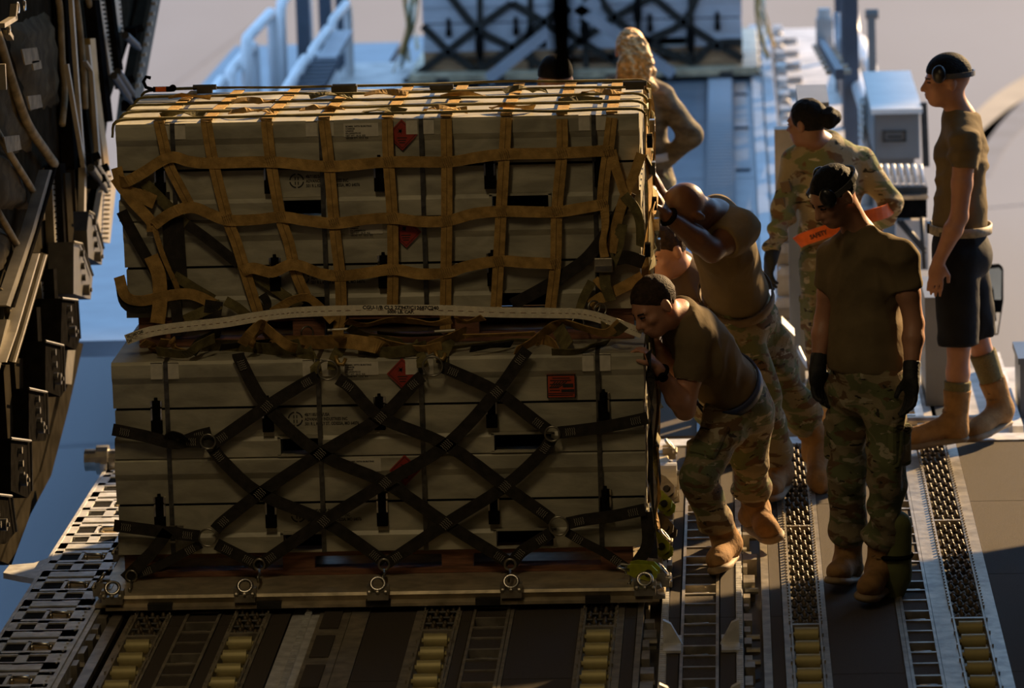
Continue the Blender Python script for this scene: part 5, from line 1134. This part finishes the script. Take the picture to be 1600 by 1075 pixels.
    # ---- ear defenders
    if muff:
        mm = root_part('ear_defender', R); side, (ca, cb, cc), (da, db, dc) = muff
        for (a, b, c) in ((ca, cb, cc), (da, db, dc)):
            p = P(a, b, c); n = nrm(p - P(0, -.01, .03)); t1 = nrm(u_ - n * (u_ @ n)); t2 = np.cross(n, t1)
            cs = SDF(.005, .01); cs.ell(p + n * .006, (.022, .043, .034), (n, t1, t2)); v, f = cs.mesh(1); np_mesh('cup', v, f, M_muff, mm)
        th = np.linspace(-2.2, 2.2, 22); bz = (cc + dc) / 2
        a0 = math.atan2(ca / .09, -(cb + .012) / .115); pts = [P(.092 * math.sin(t), -.012 - .118 * math.cos(t), bz - .012 + .0 * t) for t in np.linspace(-abs(a0), abs(a0), 22)]
        mk('head_band', MB().ribbon(pts, .024, .006, lambda q: nrm(pts[min(int(q * 21), 21)] - P(0, -.012, bz - .012)), sub=1), M_gband, mm)
    # ---- shirt / jacket
    g = SDF(.009, .035); cf = .022
    tm = topmat or (M_tee if top == 'tee' else M_camo2)
    hemp = J['pel'] + up * (.03 if hem is None else hem); hcl = [(hemp, -up)]
    g.ell(J['chest'], A(.160 + cf, .105 + cf, .185) * z, T, clip=hcl); g.ell(wst, A(.138 + cf * 1.3, .098 + cf * 1.3, .21) * z, T, clip=hcl); g.ell(J['pel'] + up * .06, A(.150 + cf, .105 + cf, .14) * z, T, clip=hcl)
    g.cone(J['neck'] + up * .045, J['chest'] + up * .08, .074 * z, .115 * z, k=.04, clip=[(J['neck'] + up * .035, nrm(up - fw * .35))]); g.cone(J['neck'] + up * .0, J['sL'] * .5 + J['neck'] * .5, .072 * z, .074 * z, k=.04, clip=[(J['neck'] + up * .035, nrm(up - fw * .35))]); g.cone(J['neck'] + up * .0, J['sR'] * .5 + J['neck'] * .5, .072 * z, .074 * z, k=.04, clip=[(J['neck'] + up * .035, nrm(up - fw * .35))])
    for q in 'LR':
        sh, el, wr = J['s' + q], J['e' + q], J['w' + q]; g.cone(J['neck'] - up * .025, sh, .062 * z, .068 * fem, k=.04)
        if top == 'tee':
            se = sh + (el - sh) * sleeve; dd = nrm(el - sh); g.cone(sh, se + dd * .03, .072 * fem * armr, .066 * fem * armr, clip=[(se, dd)])
        else:
            dd = nrm(wr - el); g.cone(sh, el, .076 * fem, .066 * fem); g.cone(el, wr, .066 * fem, .050 * fem, clip=[(wr - dd * .01, dd)])
    v, f = g.mesh(1, folds(.0075 if top == 'tee' else .011, 40, seed, up + rt * .3, .8)); shirt = np_mesh('t_shirt' if top == 'tee' else 'camouflage_jacket', v, f, tm, R)
    # ---- trousers or shorts
    tr = SDF(.009, .035); wcl = [(J['pel'] + up * .095, up)]
    tr.ell(J['pel'], A(.172, .130, .15) * z, HT, clip=wcl); tr.ell(J['pel'] - hupo * .05 - hfw * .02, A(.165, .13, .12) * z, HT)
    for q in 'LR':
        hp, kn, an = J['h' + q], J['k' + q], J['a' + q]; d1 = nrm(kn - hp); d2 = nrm(an - kn)
        if bottom == 'camo':
            tr.cone(hp, kn, .108 * z, .082 * z, k=.03); L = np.linalg.norm(an - kn); be = kn + d2 * (L - .15)
            tr.cone(kn, be, .080 * z, .076 * z, k=.02); tr.ell(be, A(.080, .080, .05), (nrm(np.cross(d2, A(.3, 1, .1))), nrm(np.cross(d2, np.cross(d2, A(.3, 1, .1)))), d2), k=.03, clip=[(be + d2 * .035, d2)])
        else: e = hp + (kn - hp) * .96; tr.cone(hp, e + d1 * .04, .108 * z, .096 * z, k=.03, clip=[(e, d1)])
    v, f = tr.mesh(1, folds(.013 if bottom == 'camo' else .006, 34, seed + 5, A(.2, .1, 1), .7)); tro = np_mesh('trousers' if bottom == 'camo' else 'shorts', v, f, M_camo if bottom == 'camo' else M_shorts, R)
    if bottom == 'camo':   # cargo pockets
        for q in 'LR':
            hp, kn = J['h' + q], J['k' + q]; d1 = nrm(kn - hp); o = nrm((hr if q == 'R' else -hr) - d1 * ((hr if q == 'R' else -hr) @ d1)); c = hp * .42 + kn * .58 + o * .066; w_ = np.cross(d1, o)
            mk('cargo_pocket', MB().box(c, (.16, .12, .045), (d1, w_, o)).box(c - d1 * .07 + o * .004, (.045, .128, .046), (d1, w_, o)), M_camo, tro, bevel=.018)
    if belt is not None:
        bc = J['pel'] + up * .088; n = 28; bp = [bc + rt * (.183 * z * math.cos(2 * math.pi * i / n)) + fw * (.142 * z * math.sin(2 * math.pi * i / n)) for i in range(n + 1)]
        vs = []; fs = []
        for i in range(n):
            o = nrm(bp[i] - bc)
            for a, b in ((-.021, -.004), (.021, -.004), (.021, .005), (-.021, .005)): vs.append(bp[i] + up * a + o * b)
        for i in range(n):
            for j in range(4): fs.append((i * 4 + j, ((i + 1) % n) * 4 + j, ((i + 1) % n) * 4 + (j + 1) % 4, i * 4 + (j + 1) % 4))
        bl = mk('belt', MB().add(vs, fs), belt, R, True); fr = bc + fw * .146 * z; mk('belt_buckle', MB().box(fr, (.055, .012, .045), (rt, fw, up)), M_darksteel, bl)
    # ---- boots
    for q in 'LR':
        an, te, kn = J['a' + q], J['t' + q], J['k' + q]; shx = nrm(kn - an); fd = te - an; fl = nrm(fd - shx * 0); toe = te
        dn = -shx if abs(shx[2]) < .5 else A(0, 0, -1); 
        # foot frame: forward from heel to toe, sole normal
        heel = an + (dn * .085 if fd[2] > -.2 else nrm(np.cross(np.cross(nrm(fd), -shx), nrm(fd))) * .05) - nrm(fd * A(1, 1, 0)) * .03
        ff = nrm(toe - heel); sd = np.cross(ff, shx); sd = nrm(sd) if np.linalg.norm(sd) > .1 else rt; un = nrm(np.cross(sd, ff))
        if un @ shx < 0: un = -un
        L = .285 * z; ball = heel + ff * L * .70; tip = heel + ff * L * .90
        cl = [(heel + un * .022, -un)]
        b = SDF(.007, .025); b.cone(an + shx * .17, an, .066 * z, .054 * z, clip=[(an + shx * .16, shx)]); b.cone(an, heel + un * .055 + ff * .01, .053 * z, .046 * z, clip=cl); b.cone(an + ff * .03, ball + un * .055, .051 * z, .046 * z, k=.04, clip=cl); b.ell(ball + un * .050 + ff * .02, A(.085, .050, .044) * z, (ff, sd, un), clip=cl); b.ell(heel + un * .05 + ff * .03, A(.055, .042, .05) * z, (ff, sd, un), clip=cl)
        v, f = b.mesh(1, folds(.0025, 70, seed + 9, shx, .5)); bt = np_mesh('boot', v, f, M_boot, R)
        sl = SDF(.006, .012); sl.cone(heel + ff * .015 + un * .014, ball + un * .014, .048 * z, .055 * z, flat=(un, .40), clip=[(heel, -un), (heel + un * .030, un)]); sl.ell(ball + ff * .032 + un * .014, A(.082, .054, .026) * z, (ff, sd, un), clip=[(heel, -un), (heel + un * .030, un)]); v, f = sl.mesh(1); so = np_mesh('sole', v, f, M_sole, bt)
        lc = MB()
        for i in range(6):
            c = an + shx * (.13 - .032 * i) + ff * (.050 + .004 * i + (.05 * max(0, i - 3))) + un * .0
            lc.tube([c - sd * .028 - ff * .006, c + ff * .010, c + sd * .028 - ff * .006], .0032, 5); lc.tube([c - sd * .026, c + sd * .026 - shx * .03 + ff * .006], .003, 5)
        mk('laces', lc, M_lace, bt)
        if bottom != 'camo':
            k2 = SDF(.007, .01); tp = an + shx * (.20 if q == 'L' else .30); k2.cone(tp + shx * .03, an + shx * .10, .066 * z, .056 * z, clip=[(tp, shx)])
            v, f = k2.mesh(1); np_mesh('sock', v, f, M_sock, R)
    for q in 'LR':
        if gloves[q == 'R'] and hands and q in hands:
            hd = hands[q]; w, e = J['w' + q], J['e' + q]; gs = SDF(.0055, .012); hand(gs, w, A(*hd[0]), A(*hd[1]), hd[2], (hd[3] if len(hd) > 3 else 1.0) * 1.06, hd[4] if len(hd) > 4 else .5, 1.05, 1.18); dd = nrm(w - e); gs.cone(w - dd * .055, w + dd * .02, .036, .034, clip=[(w - dd * .05, -dd)])
            v, f = gs.mesh(1); np_mesh('glove', v, f, M_glove, R)
    return R, dict(up=up, rt=rt, fw=fw, hupo=hupo, hr=hr, hfw=hfw, P=P, X=X, shirt=shirt, J=J)
def root_part(name, parent):
    o = bpy.data.objects.new(name, None); COL.objects.link(o); o.parent = parent; o.empty_display_size = .05; return o
Q = PY
D3 = lambda *v: nrm(v)

# front standing man, gloves, looking down
F6 = D3(-.55, -.84, 0)
R6, I6 = person('person', 'person in brown T-shirt and camouflage trousers standing with black gloves, looking down at the ramp', dict(
    pel=Q(1354, 588, 17.70), chest=Q(1354, 442, 17.71), neck=Q(1345, 372, 17.68), head=Q(1303, 306, 17.60), fwd=D3(-.70, -.50, -.52), up=D3(-.35, -.25, .9),
    sR=Q(1305, 402, 17.80), eR=Q(1288, 500, 17.83), wR=Q(1278, 572, 17.76), sL=Q(1408, 402, 17.60), eL=Q(1428, 505, 17.58), wL=Q(1424, 584, 17.50),
    hR=Q(1328, 608, 17.77), kR=Q(1324, 748, 17.76), aR=Q(1326, 880, 17.86), tR=PZ(1311, 912, .03), hL=Q(1384, 610, 17.64), kL=Q(1386, 760, 17.56), aL=Q(1376, 892, 17.62), tL=PZ(1356, 936, .03)),
    M_skinA, hair=M_hairblk, hairstyle='short', hands={'R': ((-.02, -.15, -1), (.6, -.5, 0), -1, 1.0, .55), 'L': ((-.02, -.12, -1), (-.7, -.4, 0), 1, 1.0, .5)}, gloves=(True, True),
    muff=(1, (-.062, .060, .045), (.080, -.035, .062)), seed=11, sleeve=.50, belt=None)
kp = SDF(.008, .02); J = I6['J']; an, kn = J['aL'], J['kL']; kp.cone(an + nrm(kn - an) * .20 + A(.05, -.01, 0), an + A(.062, -.02, -.02), .062, .060, flat=(A(0, 1, 0), .9)); kp.cone(an + A(.06, -.02, -.0), an + A(.055, -.02, -.075), .06, .045)
v, f = kp.mesh(1); ga = np_mesh('gaiter', v, f, mat('gaiter_green', (.13, .14, .045), .8, var=.15, vscale=12), R6); c = an + A(.055, -.02, .07); mk('gaiter_strap', MB().ring(c, (0, 0, 1), .068, .011, 20, 6), M_black, ga)

# right standing man in black shorts
R7, I7 = person('person', 'person in brown T-shirt, black shorts and tan boots standing in profile at the right', dict(
    pel=Q(1500, 385, 20.45), chest=Q(1502, 258, 20.45), neck=Q(1502, 186, 20.45), head=Q(1479, 127, 20.42), fwd=D3(-1, -.12, -.03), up=D3(-.05, 0, 1),
    sL=Q(1508, 226, 20.27), eL=Q(1499, 338, 20.22), wL=Q(1466, 410, 20.18), sR=Q(1500, 224, 20.63), eR=Q(1512, 325, 20.68), wR=Q(1500, 395, 20.62),
    hL=Q(1494, 405, 20.36), kL=Q(1498, 545, 20.34), aL=Q(1494, 662, 20.33), tL=PZ(1432, 700, .03), hR=Q(1506, 405, 20.54), kR=Q(1528, 530, 20.58), aR=Q(1566, 640, 20.62), tR=PZ(1522, 690, .03)),
    M_skinA, bottom='shorts', hair=M_hairblk, hairstyle='cap', hands={'L': ((-.15, -.05, -1), (0, 1, 0.1), 1, 1.0, .45)}, muff=(1, (-.085, .045, .045), (.085, .045, .045)), seed=21, sleeve=.34, hem=.105, belt=mat('belt_pale', (.34, .29, .20), .6, var=.3, vscale=40))
J = I7['J']; bc = J['pel'] + I7['hupo'] * .085; t = MB(); text_into(t, '860', bc + A(-.105, -.19, -.012) , .034, (1, 0, 0), (0, 0, 1), bold=.001); mk('belt_print', t, M_ink, R7)

# front pusher bent at the crate corner
R1, I1 = person('person', 'person in brown T-shirt with blue belt and watch leaning on the lower crate corner', dict(
    pel=Q(1150, 622, 18.30), chest=Q(1102, 545, 18.13), neck=Q(1062, 494, 18.02), head=Q(1023, 478, 17.92), fwd=D3(-.72, -.50, -.50), up=D3(-.40, -.10, .88),
    sL=Q(1086, 528, 17.98), eL=Q(1070, 640, 17.93), wL=Q(1026, 574, 17.80), sR=Q(1062, 505, 18.28), eR=Q(1052, 575, 18.36), wR=Q(1030, 545, 18.24),
    hL=Q(1142, 645, 18.20), kL=Q(1090, 748, 17.98), aL=Q(1138, 850, 18.17), tL=PZ(1122, 897, .03), hR=Q(1172, 645, 18.38), kR=Q(1170, 722, 18.42), aR=Q(1180, 795, 18.66), tR=PZ(1208, 842, .04)),
    M_skinA, hair=M_hair, hands={'L': ((-.55, -.05, .8), (-.8, .1, -.55), 1, .95, 1.35)}, seed=31, sleeve=.62, hem=.105, belt=M_bluebelt, armr=1.06)
J = I1['J']; w = J['wL']; d = nrm(J['wL'] - J['eL']); c = w - d * .03; wt = mk('wrist_watch', MB().ring(c, d, .034, .009, 18, 6), M_black, R1, True); s_ = nrm(np.cross(d, A(0, -1, .2))); n_ = nrm(np.cross(s_, d)); n_ = n_ if n_[1] < 0 else -n_; mk('watch_case', MB().cyl(c + n_ * .032, c + n_ * .046, .020, n=14), M_black, wt)

# second pusher with shaved head, arms stretched
R2, I2 = person('person', 'person with shaved head in brown T-shirt pushing the net with both arms stretched', dict(
    pel=Q(1156, 482, 19.32), chest=Q(1132, 388, 19.16), neck=Q(1118, 338, 19.02), head=Q(1074, 330, 18.86), fwd=D3(-.45, .05, -.9), up=D3(-.75, -.5, .4),
    sL=Q(1158, 358, 18.98), eL=Q(1112, 392, 18.84), wL=Q(1040, 335, 18.72), sR=Q(1122, 332, 19.28), eR=Q(1074, 350, 19.12), wR=Q(1034, 305, 18.92),
    hL=Q(1150, 505, 19.24), kL=Q(1192, 628, 19.24), aL=Q(1218, 738, 19.50), tL=PZ(1200, 786, .03), hR=Q(1180, 505, 19.42), kR=Q(1238, 622, 19.62), aR=Q(1277, 690, 19.78), tR=Q(1286, 758, 19.62)),
    M_skinB, hair=M_hairblk, hairstyle='bald', hands={'L': ((-.35, -.1, .95), (-.9, 0, -.2), 1, 1.0, .2), 'R': ((-.3, -.1, .95), (-.9, 0, -.2), -1, 1.0, .2)}, seed=41, z=1.09, sleeve=.60, hem=.105, armr=1.12)
J = I2['J']; d = nrm(J['wL'] - J['eL']); mk('wrist_watch', MB().ring(J['wL'] - d * .02, d, .034, .012, 18, 6), M_black, R2, True)

# third pusher, mostly hidden between the second one and the crates
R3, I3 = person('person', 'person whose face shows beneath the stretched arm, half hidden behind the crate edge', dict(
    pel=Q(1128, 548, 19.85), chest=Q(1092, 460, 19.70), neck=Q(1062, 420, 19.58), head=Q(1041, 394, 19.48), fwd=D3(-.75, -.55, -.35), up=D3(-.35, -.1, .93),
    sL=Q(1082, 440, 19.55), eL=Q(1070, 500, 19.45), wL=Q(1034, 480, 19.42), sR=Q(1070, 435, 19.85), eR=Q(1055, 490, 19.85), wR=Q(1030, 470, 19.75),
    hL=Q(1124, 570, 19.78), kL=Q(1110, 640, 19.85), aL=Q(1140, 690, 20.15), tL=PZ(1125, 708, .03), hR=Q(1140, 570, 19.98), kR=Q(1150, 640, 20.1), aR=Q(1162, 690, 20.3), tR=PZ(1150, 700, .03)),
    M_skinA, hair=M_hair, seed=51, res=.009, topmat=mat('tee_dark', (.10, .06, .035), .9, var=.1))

# woman with a bun, camouflage jacket and orange sash
R5, I5 = person('person', 'person with black hair bun and camouflage jacket with orange sash, seen from behind', dict(
    pel=Q(1302, 398, 20.80), chest=Q(1294, 290, 20.80), neck=Q(1284, 228, 20.78), head=Q(1261, 192, 20.72), fwd=D3(-.80, .55, -.10), up=D3(-.08, 0, 1),
    sL=Q(1243, 252, 20.78), eL=Q(1224, 330, 20.70), wL=Q(1206, 398, 20.56), sR=Q(1345, 252, 20.85), eR=Q(1392, 318, 20.80), wR=Q(1374, 352, 20.98),
    hL=Q(1282, 412, 20.78), kL=Q(1284, 545, 20.78), aL=Q(1286, 660, 20.90), tL=A(.30, 21.1, .02), hR=Q(1325, 412, 20.86), kR=Q(1332, 545, 20.9), aR=Q(1335, 660, 21.0), tR=A(.5, 21.25, .02)),
    M_skinC, top='jacket', hair=M_hairblk, hairstyle='bun', z=.95, hands={'L': ((-.2, -.3, -.9), (.6, .3, 0), -1, .95, .6), 'R': ((-.3, .5, -.6), (-.5, -.3, -.3), 1, .9, .4)}, gloves=(True, False), seed=61, hem=-.10, belt=None)
J = I5['J']; pc = Q(1268, 366, 20.60); q = [Q(1246, 379, 20.66), Q(1255, 374, 20.62), Q(1275, 367, 20.60), Q(1295, 360, 20.60), Q(1320, 350, 20.62), Q(1350, 340, 20.62), Q(1385, 330, 20.70), Q(1396, 318, 20.85)]
sa = mk('orange_sash', MB().ribbon(q, .062, .006, (0, -1, 0), sub=4), M_hiorange, R5); t = MB(); a_, b_ = q[1], q[3]; ux = nrm(b_ - a_); uz = nrm(np.cross(ux, A(0, 1, 0))); uz = uz if uz[2] > 0 else -uz
text_into(t, 'SAFETY', Q(1279, 366.5, 20.592) - uz * .010, .030, ux, uz, bold=.001, sx=.85, center=True); mk('sash_print', t, M_ink, sa)
for c in ((1228, 292), (1219, 318)): mk('sleeve_patch', MB().box(Q(*c, 20.655), (.045, .012, .05), (D3(.9, -.3, .2), D3(.3, .9, 0), D3(-.2, 0, 1))), mat('patch', (.13, .085, .05), .8), R5)

# woman with the blonde ponytail
R4, I4 = person('person', 'person with long curly blonde ponytail and camouflage jacket, hand on hip, behind the crates', dict(
    pel=Q(1004, 272, 23.1), chest=Q(992, 185, 23.1), neck=Q(988, 128, 23.1), head=Q(985, 78, 23.12), fwd=D3(-.1, 1, .05), up=D3(0, 0, 1),
    sL=Q(942, 152, 23.1), eL=Q(925, 215, 23.15), wL=Q(930, 270, 23.2), sR=Q(1034, 150, 23.1), eR=Q(1080, 212, 23.0), wR=Q(1044, 248, 23.08),
    hL=Q(985, 290, 23.1), kL=Q(985, 395, 23.1), aL=Q(985, 497, 23.15), tL=A(-.55, 23.4, .02), hR=Q(1024, 290, 23.1), kR=Q(1028, 395, 23.1), aR=Q(1028, 497, 23.15), tR=A(-.38, 23.4, .02)),
    M_skinA, top='jacket', hair=M_blonde, hairstyle='pony', z=.95, hands={'R': ((-.6, .3, -.4), (-.3, .5, -.5), 1, .9, .5), 'L': ((0, 0, -1), (.9, 0, 0), -1, .9, .4)}, seed=71, hem=.02, belt=mat('belt_white', (.6, .58, .55), .5), topmat=mat('jacket_tan', (.15, .115, .065), .85, var=.45, vscale=11, bump=.4, bscale=20, stretch=(1, 1, 2)))

# person hidden behind the stack, only a dark cap showing
R8, I8 = person('person', 'person in dark cap hidden behind the crates, only the head showing', dict(
    pel=Q(872, 402, 20.9), chest=Q(870, 262, 20.9), neck=Q(869, 180, 20.9), head=Q(868, 128, 20.9), fwd=D3(0, 1, -.1), up=D3(0, 0, 1),
    sL=Q(815, 205, 20.9), eL=Q(805, 310, 20.9), wL=Q(808, 390, 20.9), sR=Q(922, 205, 20.9), eR=Q(932, 310, 20.9), wR=Q(930, 390, 20.9),
    hL=Q(845, 420, 20.9), kL=Q(845, 550, 20.9), aL=Q(845, 655, 20.95), tL=A(-.78, 21.15, .03), hR=Q(895, 420, 20.9), kR=Q(895, 550, 20.9), aR=Q(895, 655, 20.95), tR=A(-.64, 21.15, .03)),
    M_skinC, hair=M_hairblk, hairstyle='cap', seed=81, res=.010)
